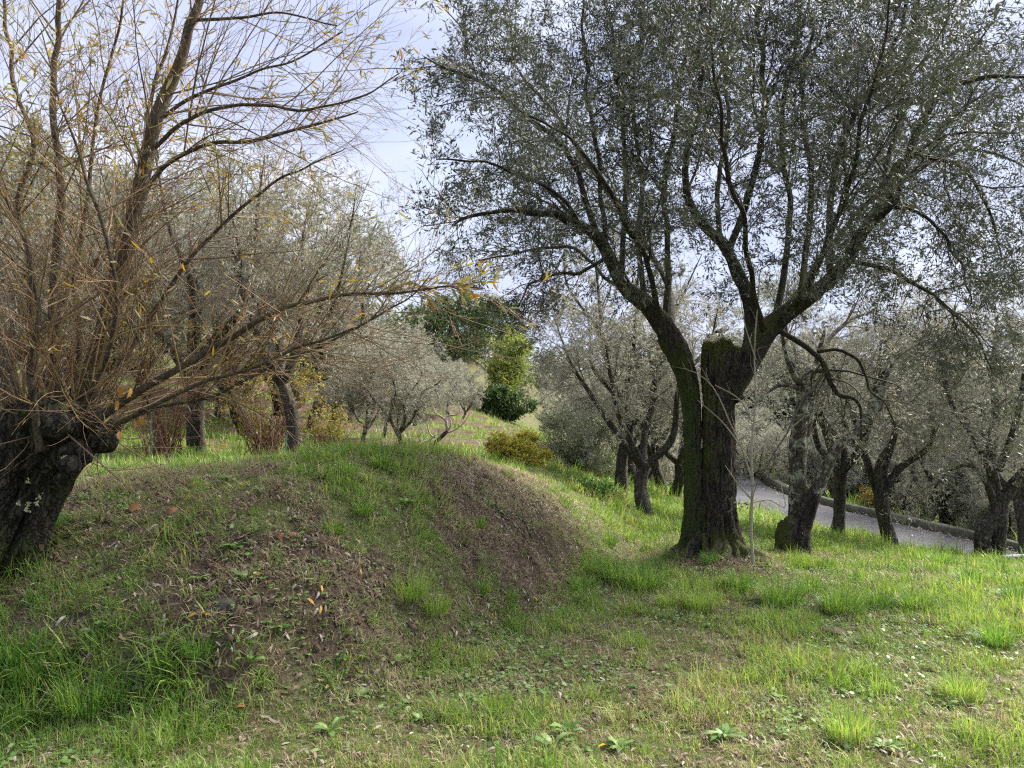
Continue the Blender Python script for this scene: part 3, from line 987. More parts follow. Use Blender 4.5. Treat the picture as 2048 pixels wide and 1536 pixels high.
wl_ = np.linalg.norm(np.diff(LP, axis=1), axis=2).sum(1)
a1, r1 = spawn(LP, LR, 90, (0.30, 0.95), (15, 45), (1.0, 2.2), 9, up=0.45, droop=0.0, wig=0.17, rr=0.55, rmax=.018, rtip=.003)      # upright sprouts
a2, r2 = spawn(LP, LR, 150, (0.35, 1.0), (35, 75), (0.6, 1.4), 9, up=0.05, droop=0.16, wig=0.2, rr=0.5, rmax=.012, rtip=.002)     # arching sideways
b1 = np.concatenate([a1, a2])
br1 = np.concatenate([r1, r2])
LPs = LP[:, ::3][:, :9]
c1, cr1 = spawn(b1, br1, 2300, (0.15, 1.0), (30, 70), (0.30, 0.75), 6, up=0.10, droop=0.10, wig=0.16, rr=0.6, rmax=.006, rtip=.0014)
c2, cr2 = spawn(LP, LR, 800, (0.16, 1.0), (30, 80), (0.30, 0.8), 6, up=0.0, droop=0.14, wig=0.16, rr=0.4, rmax=.006, rtip=.0014)
cc = np.concatenate([c1, c2])
cr = np.concatenate([cr1, cr2])
k = inview(cc[:, 3]) & (project(cc[:, -1])[0] > 800)
cc, cr = cc[k], cr[k]
obj('twigs', loc_mesh('twigs', join([tubes(b1, br1, 4), tubes(cc, cr, 3)]), M_otwig, HO), hero, kind='stuff')

def sprig(L=.22, nl=13, leafL=(.038, .064), wd=.25):
    """a fine twig with its leaves, growing along +Z from the origin: vertices, quads, per-vertex rnd, number of twig quads"""
    q = np.linspace(0, 1, 3)
    b_ = rng.normal(size=2) * .3
    main = np.stack([b_[0] * q ** 2 * L, b_[1] * q ** 2 * L, q * L], -1)[None]
    rad = (.0024 * (1 - .6 * q))[None]
    tw = tubes(main, rad, 3, np.array([rng.random()]))
    ps, d, ln, w = blades_on(main, nl, (.1, 1), (20, 75), leafL, wd, 0)
    off = rng.normal(size=ps.shape) * np.array([.02, .02, .01])
    lv = leaves(ps + off * (ln[:, None] > 0), d, ln, w, rnd=rng.random(len(ps)) * .75)
    return tw, lv

SPRIGS = [sprig() for _ in range(14)]
def hang_sprigs(pp, M, t, ang, grav, up, parent, origin, ng, nsrc, thin=None, smin=.7, smax=1.3, cull=True, name='crown', cap=54):
    N, K, _ = pp.shape
    seg = np.linalg.norm(np.diff(pp, axis=1), axis=2).sum(1)
    idx = rng.choice(N, M, p=seg / seg.sum())
    f = rng.uniform(t[0], t[1], M) * (K - 1)
    i = np.minimum(f.astype(int), K - 2)
    fr = (f - i)[:, None]
    a_, b_ = pp[idx, i], pp[idx, i + 1]
    pos = a_ + (b_ - a_) * fr
    tan = nrm(b_ - a_)
    rv = rng.normal(size=(M, 3))
    per = nrm(rv - (rv * tan).sum(-1, keepdims=True) * tan)
    an = np.radians(rng.uniform(ang[0], ang[1], M))[:, None]
    d = np.cos(an) * tan + np.sin(an) * per
    d[:, 2] += up - grav * rng.random(M)
    d = nrm(d)
    k = np.ones(M, bool)
    if cull:
        k &= inview(pos)
    if thin is not None:
        k &= thin(pos)
    pos, d = pos[k], d[k]
    # even the crown out: no crowding where many branches cross
    u_, v_ = project(pos)
    cell = (np.floor(u_ / 48) * 1000 + np.floor(v_ / 48)).astype(np.int64)
    od = rng.permutation(len(pos))
    _, inv, cnt = np.unique(cell, return_inverse=True, return_counts=True)
    keep_p = np.minimum(1.0, cap / cnt[inv] * (.75 + .5 * noise(u_ / 90, v_ / 90, 0, 44)))
    k = rng.random(len(pos)) < keep_p
    pos, d = pos[k], d[k]
    n_ = len(pos)
    eu_z = nrm(d)
    ref = np.where(np.abs(eu_z[:, 2:3]) > .95, np.array([[1.0, 0, 0]]), np.array([[0, 0, 1.0]]))
    x0 = nrm(np.cross(ref, eu_z))
    y0 = np.cross(eu_z, x0)
    ro = rng.uniform(0, 6.28, n_)[:, None]
    ex = x0 * np.cos(ro) + y0 * np.sin(ro)
    ey = np.cross(eu_z, ex)
    sc_ = rng.uniform(smin, smax, n_)
    ki = rng.integers(0, len(SPRIGS), n_)
    tws, lvs = [], []
    for q in range(len(SPRIGS)):
        m = np.where(ki == q)[0]
        R_ = np.stack([ex[m], ey[m], eu_z[m]], -1) * sc_[m][:, None, None]
        for src, dst, sh in ((SPRIGS[q][0], tws, 0), (SPRIGS[q][1], lvs, 1)):
            V, F, A = src
            W_ = np.einsum('nij,vj->nvi', R_, V) + pos[m][:, None]
            F_ = (F[0][None] + (np.arange(len(m)) * len(V))[:, None, None]).reshape(-1, 4)
            rn = (A['rnd'][None] + sh * rng.uniform(0, .25, len(m))[:, None]).reshape(-1)
            dst.append((W_.reshape(-1, 3), [F_], {'rnd': rn}))
    obj('fine_twigs', loc_mesh('fine_twigs', join(tws), M_otwig, origin), parent, kind='stuff')
    return obj(name, loc_mesh(name, join(lvs), M_olive, origin), parent, kind='stuff')
def hthin(pos):
    dens = fbm(pos[:, 0] * 1.1, pos[:, 1] * 1.1, pos[:, 2] * 1.1, 12, 3)
    u_, v_ = project(pos)
    edge = 830 + 60 * (noise(v_ / 70, 0, 0, 6) - .5) + rng.normal(size=len(pos)) * 22 + 90 * sst(420, 560, v_)
    return (u_ > edge) & (rng.random(len(pos)) < 1 - .9 * sst(600, 700, v_) * sst(1900, 1800, u_)) & (dens + rng.normal(size=len(pos)) * .10 > 0.37) & (rng.random(len(pos)) < 0.70 + 0.30 * sst(2.2, 3.6, pos[:, 2]))
hang_sprigs(cc, 33000, (.12, 1), (15, 75), .35, .12, hero, HO, None, 6, hthin)

# ================================================================== leafless sapling before the old tree
SB = gnd(1506, 1100)
SY = 8.0
sap = thing('sapling', 'thin leafless pale sapling standing right beside the old trunk', 'sapling', (P(1506, 1098, SY)[0], SY, h(P(1506, 1098, SY)[0], SY)))
SO = np.array(sap.location)
sp, sr = pxpath([(1506, 1125, 0, 3.6), (1502, 1060, 0, 3.2), (1505, 980, 0, 2.9), (1503, 900, 0, 2.5), (1511, 800, 0, 2.0), (1509, 700, .02, 1.4), (1516, 600, .04, 1.2), (1520, 540, .05, .8)], SY, 26)
obj('stem', loc_mesh('stem', barktube(sp, sr, 8, 60, 0.05, 4), M_sap, SO, True), sap)
BR = [[(1504, 960, 0, 2), (1485, 900, -.1, 1.7), (1462, 850, -.2, 1.4), (1430, 780, -.3, 1.2), (1400, 750, -.3, .8), (1370, 738, -.3, .6)],
      [(1506, 910, 0, 2), (1540, 880, .1, 1.5), (1590, 850, .2, 1), (1610, 830, .2, .7)], [(1508, 850, 0, 1.6), (1480, 800, -.1, 1.2), (1430, 770, -.2, .8)],
      [(1503, 1005, 0, 1.7), (1540, 1000, .1, 1.4), (1570, 1015, .1, 1), (1562, 970, .1, .7)], [(1510, 790, 0, 1.5), (1540, 740, .1, 1.2), (1575, 690, .2, .8)],
      [(1504, 1000, 0, 1.6), (1470, 960, -.1, 1.2), (1450, 930, -.1, .7)], [(1512, 720, 0, 1.3), (1490, 650, -.1, 1), (1480, 590, -.1, .6)], [(1505, 930, 0, 1.5), (1450, 850, .1, 1), (1395, 800, .1, .6)],
      [(1509, 820, 0, 1.4), (1530, 760, 0, 1), (1545, 700, 0, .6)]]
B = np.zeros((len(BR), 14, 3))
Rr = np.zeros((len(BR), 14))
for k, c in enumerate(BR):
    B[k], Rr[k] = pxpath(c, SY, 14)
    obj('branch', loc_mesh('branch', tubes(B[k:k + 1], Rr[k:k + 1], 6), M_sap, SO, True), sap)
t1, tr1 = spawn(B, Rr, 26, (.2, 1), (25, 60), (.12, .35), 5, up=.15, wig=.15, rr=.6, rtip=.0012)
t2, tr2 = spawn(sp[None], sr[None], 16, (.4, 1), (30, 60), (.15, .4), 5, up=.1, wig=.12, rr=.5, rmax=.004, rtip=.0012)
obj('twigs', loc_mesh('twigs', join([tubes(t1, tr1, 4), tubes(t2, tr2, 4)]), M_sap, SO), sap, kind='stuff')

# ================================================================== pollard willow on the left (about 5 m away)
WY = 4.9
WO = np.array([P(20, 1130, WY)[0], WY, 0.0])
WO[2] = h(WO[0], WO[1])
wil = thing('willow_tree', 'leaning pollard willow with thick dark trunk and spray of brown shoots', 'tree', WO)
p, r = pxpath([(-75, 1330, -.12, 95), (-48, 1230, -.10, 84), (-8, 1120, -.06, 76), (38, 1020, -.02, 66), (78, 940, 0, 67), (104, 880, 0, 80), (118, 838, 0, 84), (124, 806, 0, 62), (126, 792, 0, 26)], WY, 40)
V, F, A = barktube(p, r, 110, 190, 0.26, 11, cap1=True, lobes=0.06, freq=4.6)
wil_trunk = obj('trunk', loc_mesh('trunk', (V, F, A), M_bark_willow, WO, True), wil)
# knuckles of the pollard head
for k, (x, y, dy, rr_) in enumerate([(150, 905, -.10, 36), (200, 880, 0, 32), (185, 845, .05, 40), (60, 850, -.15, 42), (110, 850, -.25, 36), (30, 860, .05, 36), (140, 930, -.22, 22), (215, 850, .1, 26)]):
    c = P(x, y, WY + dy)
    q = np.linspace(0, 1, 9)
    pts = c[None] + np.stack([(q - .5) * .05 * (1 if x > 110 else -1), q * 0, (q - .5) * rr_ * WY / FPX * 1.6], -1)
    rad = np.sqrt(np.clip(1 - (2 * q - 1) ** 2, 0.03, 1)) * rr_ * WY / FPX
    obj('burl', loc_mesh('burl', barktube(pts, rad, 30, 26, .22, 40 + k, freq=3.5), M_bark_willow, WO, True), wil_trunk)
p, r = pxpath([(120, 960, -.2, 14), (138, 945, -.22, 12), (148, 938, -.24, 9)], WY, 8)
obj('branch_stub', loc_mesh('branch_stub', barktube(p, r, 16, 14, .15, 61), M_bark_willow, WO, True), wil_trunk)

WL = [
    [(165, 830, 0.05, 24.7), (188, 740, 0.05, 21.8), (215, 650, 0.05, 19.9), (245, 505, 0.05, 17.1), (290, 350, 0.05, 15.2), (330, 200, 0.05, 13.3), (372, 100, 0.05, 10.4), (402, 0, 0.05, 8.5), (430, -110, 0.05, 6.6)],
    [(175, 850, -0.1, 13.0), (230, 815, -0.12, 11.5), (300, 772, -0.15, 10.1), (380, 725, -0.18, 8.6), (450, 682, -0.2, 7.9), (560, 622, -0.25, 6.5), (650, 602, -0.3, 5.4), (760, 588, -0.35, 4.3), (850, 574, -0.4, 2.9), (960, 582, -0.45, 1.4)],
    [(110, 830, 0.1, 16.8), (108, 700, 0.1, 14.0), (112, 560, 0.1, 12.6), (122, 400, 0.1, 10.5), (112, 220, 0.1, 8.4), (126, 0, 0.1, 6.3), (130, -120, 0.1, 4.9)],
    [(85, 840, 0.15, 14.5), (62, 700, 0.2, 11.9), (60, 540, 0.25, 9.9), (40, 420, 0.25, 7.9), (65, 280, 0.25, 6.6), (20, 120, 0.3, 5.3), (0, -60, 0.3, 4.0)],
    [(60, 850, 0.2, 10.6), (20, 740, 0.25, 9.2), (-20, 600, 0.3, 7.9), (-70, 440, 0.3, 6.6), (-110, 250, 0.3, 4.6), (-140, 60, 0.3, 3.3)],
    [(80, 900, -0.3, 7.6), (70, 830, -0.4, 7.2), (60, 720, -0.5, 6.8), (83, 640, -0.5, 6.0), (74, 560, -0.5, 4.7), (52, 470, -0.5, 3.8), (20, 410, -0.5, 3.0), (-20, 330, -0.5, 1.7)],
    [(205, 862, -0.1, 6.0), (330, 800, -0.2, 4.8), (470, 742, -0.3, 4.2), (600, 700, -0.35, 3.6), (720, 655, -0.4, 3.0), (800, 600, -0.45, 2.1), (860, 545, -0.5, 1.2)],
    [(195, 872, 0, 5.4), (300, 820, 0.1, 4.8), (430, 790, 0.15, 4.2), (530, 740, 0.2, 3.6), (640, 690, 0.25, 3.0), (740, 640, 0.3, 2.1), (800, 560, 0.35, 1.2)],
    [(140, 820, 0.1, 8.1), (160, 700, 0.2, 6.8), (150, 560, 0.3, 5.6), (175, 420, 0.35, 5.0), (190, 250, 0.4, 3.7), (230, 90, 0.4, 3.1), (250, -60, 0.4, 1.9)],
    [(176, 835, 0.1, 7.0), (260, 700, 0.3, 5.6), (340, 570, 0.4, 4.9), (440, 450, 0.5, 4.2), (560, 360, 0.6, 2.8), (690, 300, 0.7, 1.4)],
    [(150, 830, 0.05, 6.6), (225, 560, 0.2, 5.3), (290, 400, 0.3, 4.6), (300, 200, 0.35, 4.0), (345, 40, 0.4, 2.6), (370, -80, 0.4, 2.0)],
    [(160, 835, -0.1, 5.9), (215, 700, -0.3, 5.3), (230, 560, -0.45, 4.6), (190, 400, -0.5, 4.0), (140, 250, -0.55, 2.6), (80, 60, -0.6, 1.3)],
    [(262, 430, 0.05, 6.0), (330, 335, 0.1, 5.2), (420, 290, 0.1, 4.5), (520, 275, 0.1, 3.8), (640, 250, 0.1, 3.0), (720, 225, 0.1, 1.5)],
    [(305, 300, 0.05, 5.2), (370, 245, 0.0, 4.5), (480, 210, -0.05, 3.8), (600, 220, -0.1, 3.0), (700, 200, -0.1, 2.2), (800, 150, -0.1, 1.2)],
    [(318, 240, 0.05, 4.5), (390, 190, 0.1, 3.8), (480, 160, 0.1, 3.0), (580, 120, 0.1, 2.2), (690, 60, 0.1, 1.5)],
    [(388, 40, 0.05, 4.0), (480, 38, 0, 3.2), (560, 25, 0, 2.4), (680, 50, 0, 1.6)],
]
n = 24
GP = np.zeros((len(WL), n, 3))
GR = np.zeros((len(WL), n))
for k, c in enumerate(WL):
    GP[k], GR[k] = pxpath(c, WY, n, .05)
    GR[k] *= [.95, .75, .75, .72, .75, 1, .8, .85, .9, .9, .9, .9, .9, .9, .9, .9][k]
    thick = GR[k].max() > 0.03
    obj('limb', loc_mesh('limb', barktube(GP[k], GR[k], 18 if thick else 10, 80 if thick else 44, 0.07, 70 + k, freq=4), M_willow_limb, WO, True), wil)
# long whippy shoots
hd = np.stack([P(x, y, WY + dy) for x, y, dy in [(40, 850, 0), (90, 830, -.1), (140, 830, 0), (190, 850, 0), (215, 870, .05)]])
hd = spline(hd, 24)[None]
s0, sr0 = spawn(hd, np.full((1, 24), .02), 60, (0, 1), (55, 95), (1.0, 2.2), 10, up=0.85, droop=-0.10, wig=.07, rr=.35, rmax=.006, rtip=.0014)
s0b, sr0b = spawn(hd, np.full((1, 24), .02), 20, (0, 1), (40, 95), (0.35, 1.0), 10, up=-0.35, droop=-0.34, wig=.10, rr=.3, rmax=.005, rtip=.0013)      # hanging loops that turn up
s1, sr1 = spawn(GP, GR, 230, (0.12, 0.95), (35, 70), (0.6, 1.6), 10, up=0.10, droop=-0.05, wig=.06, rr=.5, rmax=.0065, rtip=.0013, bias=(.15, 0, 0))
s1 = np.concatenate([s0, s0b, s1])
sr1 = np.concatenate([sr0, sr0b, sr1])
t1, tr1 = spawn(s1, sr1, 1900, (0.15, 1.0), (25, 55), (0.20, 0.75), 6, up=0.08, droop=-0.03, wig=.08, rr=.6, rmax=.0032, rtip=.0010, taper=.5)
t2, tr2 = spawn(GP, GR, 600, (0.25, 1.0), (30, 65), (0.25, 0.8), 6, up=0.08, droop=-.03, wig=.08, rr=.4, rmax=.003, rtip=.0009)
t1 = np.concatenate([t1, t2])
tr1 = np.concatenate([tr1, tr2])
k = inview(t1[:, 3], 200, 250)
t1, tr1 = t1[k], tr1[k]
u1, ur1 = spawn(t1, tr1, 4500, (0.2, 1.0), (20, 50), (0.08, 0.34), 4, up=0.05, wig=.10, rr=.7, rmax=.0018, rtip=.0007)
obj('rods', loc_mesh('rods', tubes(s1, sr1, 5), M_wtwig2, WO), wil, kind='stuff')
obj('shoots', loc_mesh('shoots', join([tubes(t1, tr1, 3), tubes(u1, ur1, 3)]), M_wtwig, WO), wil, kind='stuff')
pa = blades_on(t1, 5, (0.35, 1.0), (15, 55), (0.035, 0.085), 0.17, 0.25)
pb = blades_on(u1, 3, (0.3, 1.0), (15, 55), (0.03, 0.075), 0.17, 0.25)
pos, d, ln, wd = [np.concatenate([a, b]) for a, b in zip(pa, pb)]
cl = fbm(pos[:, 0] * 2.2, pos[:, 1] * 2.2, pos[:, 2] * 2.2, 91, 2)
keep = rng.random(len(pos)) < 0.03 + 0.75 * sst(0.50, 0.66, cl) * (0.25 + 0.75 * sst(1.9, 3.4, pos[:, 2])) + 0.35 * sst(2.6, 3.4, pos[:, 2]) * sst(-1.6, -2.8, pos[:, 0])
pos, d, ln, wd = pos[keep], d[keep], ln[keep], wd[keep]
obj('crown', loc_mesh('crown', leaves(pos, d, ln, wd, six=True), M_willow, WO), wil, kind='stuff')
# leafy tip of the long right-hand limb
tipP = GP[1:2, 16:]
e1, er1 = spawn(tipP, GR[1:2, 16:], 34, (.1, 1), (20, 60), (.10, .30), 6, up=.1, droop=.05, wig=.1, rr=.5, rmax=.0025, rtip=.0008)
ps, d, ln, wd = blades_on(e1, 6, (.1, 1), (15, 60), (.045, .10), .19, .15)
obj('leafy_tip', loc_mesh('leafy_tip', join([leaves(ps, d, ln, wd, six=True)]), M_willow, WO), wil, kind='stuff')
obj('shoots', loc_mesh('shoots', tubes(e1, er1, 3), M_wtwig, WO), wil, kind='stuff')
# brown withered leaves caught in the head, and pale sprouts on the trunk
for k, (x, y) in enumerate([(245, 772), (268, 838), (280, 832), (236, 800), (300, 885), (238, 862), (262, 775)]):
    c = P(x, y, WY - .35)
    V, F, A = leaves(c[None], nrm(np.array([[rng.normal() * .4, rng.normal() * .3, -1.0]])), np.array([.07]), np.array([.035]), np.array([.985]), six=True, curl=.4)
    o = obj('withered_leaf', loc_mesh('withered_leaf', (V, F, A), M_litter, WO), wil)
M_sprout = leafmat('pale_sprout', [(0, (0.42, 0.46, 0.26)), (1, (0.62, 0.64, 0.42))], trans=.3)
for k, (x, y) in enumerate([(55, 963), (38, 1008), (58, 1008), (75, 1005), (56, 1019), (80, 992), (130, 915)]):
    c = P(x, y, WY - 0.30 if x < 100 else WY - .25)
    nn = 9
    dr = nrm(rng.normal(size=(nn, 3)) + np.array([0, -1.0, .1]))
    obj('sprout', loc_mesh('sprout', leaves(np.repeat(c[None], nn, 0) + rng.normal(size=(nn, 3)) * .006, dr, rng.uniform(.014, .026, nn), rng.uniform(.010, .016, nn), six=True), M_sprout, WO), wil_trunk)

# ================================================================== the other olive trees: a few kinds, each tree its own object
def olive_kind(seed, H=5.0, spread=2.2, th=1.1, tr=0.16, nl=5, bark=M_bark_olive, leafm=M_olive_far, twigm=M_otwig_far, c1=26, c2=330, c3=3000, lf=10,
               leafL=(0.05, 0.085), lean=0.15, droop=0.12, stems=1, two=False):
    """returns [(part name, mesh, kind)] with the foot at the origin"""
    global rng
    keep_rng = rng
    rng = np.random.default_rng(seed)
    out = []
    limbs = []
    for s in range(stems):
        a = rng.uniform(0, 6.28)
        foot = np.array([math.cos(a), math.sin(a), 0]) * (0.12 * (stems - 1))
        top = foot + np.array([rng.normal() * lean, rng.normal() * lean, th * rng.uniform(.85, 1.1)])
        mid = (foot + top) / 2 + rng.normal(size=3) * .05
        c = np.array([[*(foot - [0, 0, .25]), tr * 1.35], [*(foot + [0, 0, .05]), tr * 1.15], [*mid, tr * .92], [*top, tr * 0.95]])
        s_ = spline(c, 12)
        out.append(('trunk', mk('trunk', *barkargs(s_, 26, 46, seed + s, bark)), None))
        k = max(2, nl // stems)
        a0 = rng.uniform(0, 6.28)
        for q in range(k):
            a = a0 + q / k * 6.28 + rng.normal() * .25
            R = spread * rng.uniform(.45, .75)
            hh = H * rng.uniform(.72, .98) - th
            dv = np.array([math.cos(a), math.sin(a), 0])
            p0 = top - np.array([0, 0, .10])
            c = np.array([[*p0, tr * .62], [*(top + dv * R * .30 + [0, 0, hh * .16] + rng.normal(size=3) * .06), tr * .52],
                          [*(top + dv * R * .62 + [0, 0, hh * .45] + rng.normal(size=3) * .12), tr * .34],
                          [*(top + dv * R * .85 + [0, 0, hh * .75] + rng.normal(size=3) * .15), tr * .2],
                          [*(top + dv * R * 1.05 + [0, 0, hh] + rng.normal(size=3) * .15), tr * .06]])
            s_ = spline(c, 20)
            limbs.append(s_)
            out.append(('limb', mk('limb', *barkargs(s_, 12, 34, seed + 7 + q, bark)), None))
    LP = np.array([l[:, :3] for l in limbs])
    LR = np.maximum(np.array([l[:, 3] for l in limbs]), .002)
    a1, r1 = spawn(LP, LR, c1 * nl // 3, (.22, .95), (20, 55), (H * .14, H * .34), 8, up=.25, droop=.05, wig=.12, rr=.55, rmax=.016, rtip=.003)
    a2, r2 = spawn(LP, LR, c1 * nl // 3, (.22, 1), (45, 85), (H * .14, H * .30), 8, up=.0, droop=droop * 1.6, wig=.12, rr=.5, rmax=.012, rtip=.003)
    a1, r1 = np.concatenate([a1, a2]), np.concatenate([r1, r2])
    b1, br1 = spawn(a1, r1, c2, (.1, 1), (30, 75), (.35, .85), 6, up=.05, droop=droop, wig=.16, rr=.6, rmax=.007, rtip=.002)
    d1, dr1 = spawn(b1, br1, c3, (.1, 1), (25, 80), (.14, .42), 3, up=0, droop=droop, wig=.2, rr=.7, rmax=.004, rtip=.0016)
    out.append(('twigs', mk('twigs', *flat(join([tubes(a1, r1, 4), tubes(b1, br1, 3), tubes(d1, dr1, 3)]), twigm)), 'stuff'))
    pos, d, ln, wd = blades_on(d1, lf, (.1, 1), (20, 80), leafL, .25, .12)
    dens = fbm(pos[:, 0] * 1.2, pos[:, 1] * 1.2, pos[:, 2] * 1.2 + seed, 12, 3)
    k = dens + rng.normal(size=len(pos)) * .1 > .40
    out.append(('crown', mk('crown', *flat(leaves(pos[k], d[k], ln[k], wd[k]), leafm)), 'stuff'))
    rng = keep_rng
    return out

def flat(data, mat):
    V, F, A = data
    return V, F, mat, A

def barkargs(s, sides, rings, seed, mat):
    V, F, A = barktube(s[:, :3], np.maximum(s[:, 3], .002), sides, rings, .16, seed, freq=3.5, lobes=.05)
    return V, F, mat, A, True

K_mid = [olive_kind(101, 5.0, 2.3, 1.1, .15, 5), olive_kind(102, 4.6, 2.3, 1.0, .13, 4), olive_kind(103, 5.2, 2.0, 1.3, .12, 6),
         olive_kind(104, 3.2, 1.7, .75, .065, 6, bark=M_bark_lichen, c1=24, c2=300, c3=3000, lf=9)]
K_far = olive_kind(105, 4.4, 2.4, .9, .13, 5, c1=22, c2=260, c3=1900, lf=10, leafL=(.09, .16))

def plant(kind, label, x, y, scale=1.0, rot=0.0, name='olive_tree', group='olive trees of the grove', cat='tree', sink=0.0, zs=1.0):
    o = thing(name, label, cat, (x, y, float(h(x, y)) - sink), rot, (scale, scale, scale * zs), group)
    for nm, me, kd in kind:
        obj(nm, me, o, kind=kd)
    return o

def at(px, Y):
    return (px - 1024) / FPX * Y * 1.0, Y

def pl(kind, label, px, Y, scale=1.0, rot=0.0, **kw):
    x, y = at(px, Y)
    return plant(kind, label, x, y, scale, rot, **kw)

# left slope
pl(K_mid[0], 'grey olive with forked lichen trunk standing just behind the mound at left', 395, 14.0, 1.08, 2.2)
pl(K_mid[2], 'slim olive with thin pale trunk beside the green stake', 590, 13.2, .95, .6)
pl(K_mid[3], 'small silvery olive behind the crest, left of the fallen pale branch', 725, 17.0, .86, 1.3)
pl(K_mid[3], 'small twin-stemmed olive growing right at the crest of the mound', 806, 14.2, .74, 3.9)
pl(K_mid[1], 'olive crown at the left picture edge behind the willow head', -40, 13.0, 1.15, 5.0)
pl(K_far, 'tall grey olive showing between the two upright willow limbs', 170, 17.0, 1.35, 4.1)
pl(K_far, 'tall olive whose top shows right of the thick upright willow limb', 500, 19.0, 1.5, 2.9)
pl(K_far, 'olive behind the shrub with red stems, under the dark conifer', 625, 22.0, 1.42, .2)
pl(K_far, 'olive deep in the grove at far left behind others', 20, 21.0, 1.5, 1.1)
pl(K_far, 'olive in the second row left of the forked trunk', 310, 21.0, 1.55, 3.3)
pl(K_mid[3], 'low silvery olive behind the small twin-stemmed one', 770, 21.0, .85, .4)
# terraced hillside
for px, Y, sc, rt, lb in [(700, 27, .66, .3, 'pale olive on the terraces below the left end of the dark evergreen'), (790, 31, .66, 1.7, 'pale olive on the terraces above the pruned little tree'),
                          (860, 36, .60, 2.6, 'pale olive high on the terraces under the dark evergreen'), (918, 39, .50, 4.0, 'pale feathery olive just left of the bright lime green tree'),
                          (925, 33, .40, 5.2, 'low pale olive bush left of the dark shrub on the terraces'), (740, 38, .70, .9, 'far pale olive at the left foot of the dark evergreen'),
                          (1150, 36, .7, 2.2, 'pale olive right of the lime green tree'), (1190, 27, .75, 3.6, 'pale olive behind the big grey bush'),
                          (600, 32, 1.4, 2.0, 'far olive on the slope below the dark conifer'), (480, 30, 1.5, 5.5, 'far olive on the left slope behind the forked trunk'),
                          (380, 36, 1.7, 1.2, 'farthest olive high on the left slope'), (150, 30, 1.5, 3.0, 'far olive high on the slope at far left'),
                          (660, 24, .9, 4.4, 'pale olive behind the slim trunk, between stake and crest'), (560, 26, 1.25, 3.4, 'pale olive above the red-stemmed shrub'),
                          (440, 24, 1.2, .7, 'pale olive right behind the forked lichen trunk'), (830, 27, .52, 5.9, 'pale olive above the fallen branch on the terraces'), (900, 30, .45, 1.9, 'low pale olive above the pruned tree'),
                          (240, 25, 1.35, 2.3, 'pale olive behind the thick upright willow limb'), (80, 26, 1.4, 5.1, 'pale olive behind the willow head at far left')]:
    pl(K_far, lb, px, Y, sc, rt)
# middle and right
pl(K_mid[2], 'pale-trunked olive left of the old tree, beside the grey bush', 1240, 14.2, .88, 3.0)
pl(K_mid[1], 'many-stemmed dark olive close left of the old mossy trunk', 1285, 12.6, .86, 1.0)
pl(K_mid[0], 'olive with thin leaning trunk far behind, left of the old trunk', 1322, 19.5, .80, .5)
pl(K_mid[1], 'olive with short straight trunk just left of the old mossy stem', 1350, 18.0, .90, 4.4)
pl(K_far, 'large grey olive behind the pale-trunked one', 1275, 19.0, .8, 2.4)
pl(K_mid[2], 'dark forked olive beside the road, right of the mossy stump', 1671, 13.6, .86, 2.0)
pl(K_mid[0], 'olive with straight trunk in front of the road, spreading low limbs', 1775, 13.2, .78, .8)
pl(K_mid[1], 'leaning olive growing beyond the low road wall', 1883, 21.0, 1.0, 3.5)
pl(K_mid[2], 'dark olive at the right picture edge behind the white pipe', 2046, 16.0, 1.0, 5.2)
for px, Y, sc, rt, lb in [(1500, 29, .5, .2, 'pale low olive beyond the road right behind the sapling'), (1580, 27, .52, 1.5, 'pale olive beyond the road behind the lichen stem'),
                          (1665, 28, .72, 2.8, 'pale olive beyond the road above the dark forked trunk'), (1735, 25, 1.0, 4.2, 'pale olive beyond the road behind the yellow shrub'),
                          (1815, 26, 1.15, .9, 'pale olive beyond the road above the straight trunk'), (1900, 27, 1.3, 5.6, 'pale olive beyond the road behind the leaning one'),
                          (1975, 24, 1.25, 2.2, 'pale olive beyond the road behind the double trunk'), (2060, 23, 1.3, 3.1, 'pale olive beyond the road at the right picture edge'),
                          (1440, 34, .6, 1.1, 'pale olive beyond the road hidden half behind the old trunk'), (2140, 17, 1.2, 4.9, 'olive just outside the right picture edge hanging in'),
                          (1390, 26, .85, 2.5, 'pale olive seen left of the old trunk beyond the grass'), (1260, 26, 1.0, .7, 'far olive filling the gap left of the old tree')]:
    pl(K_far if Y > 20 else K_mid[1], lb, px, Y, sc, rt)

# brushy olives right behind the road wall, their foliage reaching the ground
for px, Y, sc, rt, lb in [(1475, 26.5, .62, .4, 'brushy low olive at the top end of the road'), (1530, 25.5, .6, 1.9, 'brushy low olive behind the wall, right of the sapling'), (1590, 24.5, .62, 3.1, 'brushy low olive behind the wall by the lichen stem'), (1650, 24.0, .62, 4.4, 'brushy low olive behind the wall, left of the dark forked trunk'),
                          (1705, 23.3, .6, 5.3, 'brushy low olive behind the wall beside the yellow shrub'), (1795, 22.4, .62, .9, 'brushy low olive behind the wall right of the straight trunk'), (1845, 22.8, .66, 2.2, 'brushy low olive behind the wall left of the leaning olive'),
                          (1925, 20.6, .62, 3.7, 'brushy low olive behind the wall left of the double trunk'), (1985, 19.6, .66, 5.0, 'brushy low olive behind the double trunk'), (2055, 18.8, .7, 1.2, 'brushy low olive at the right edge behind the pipe'),
                          (1330, 24.0, .62, 2.7, 'brushy low olive left of the old trunk beyond the grass'), (1265, 21.5, .62, 4.6, 'brushy low olive behind the pale trunks')]:
    pl(K_far, lb, px, Y, sc, rt, sink=.75)

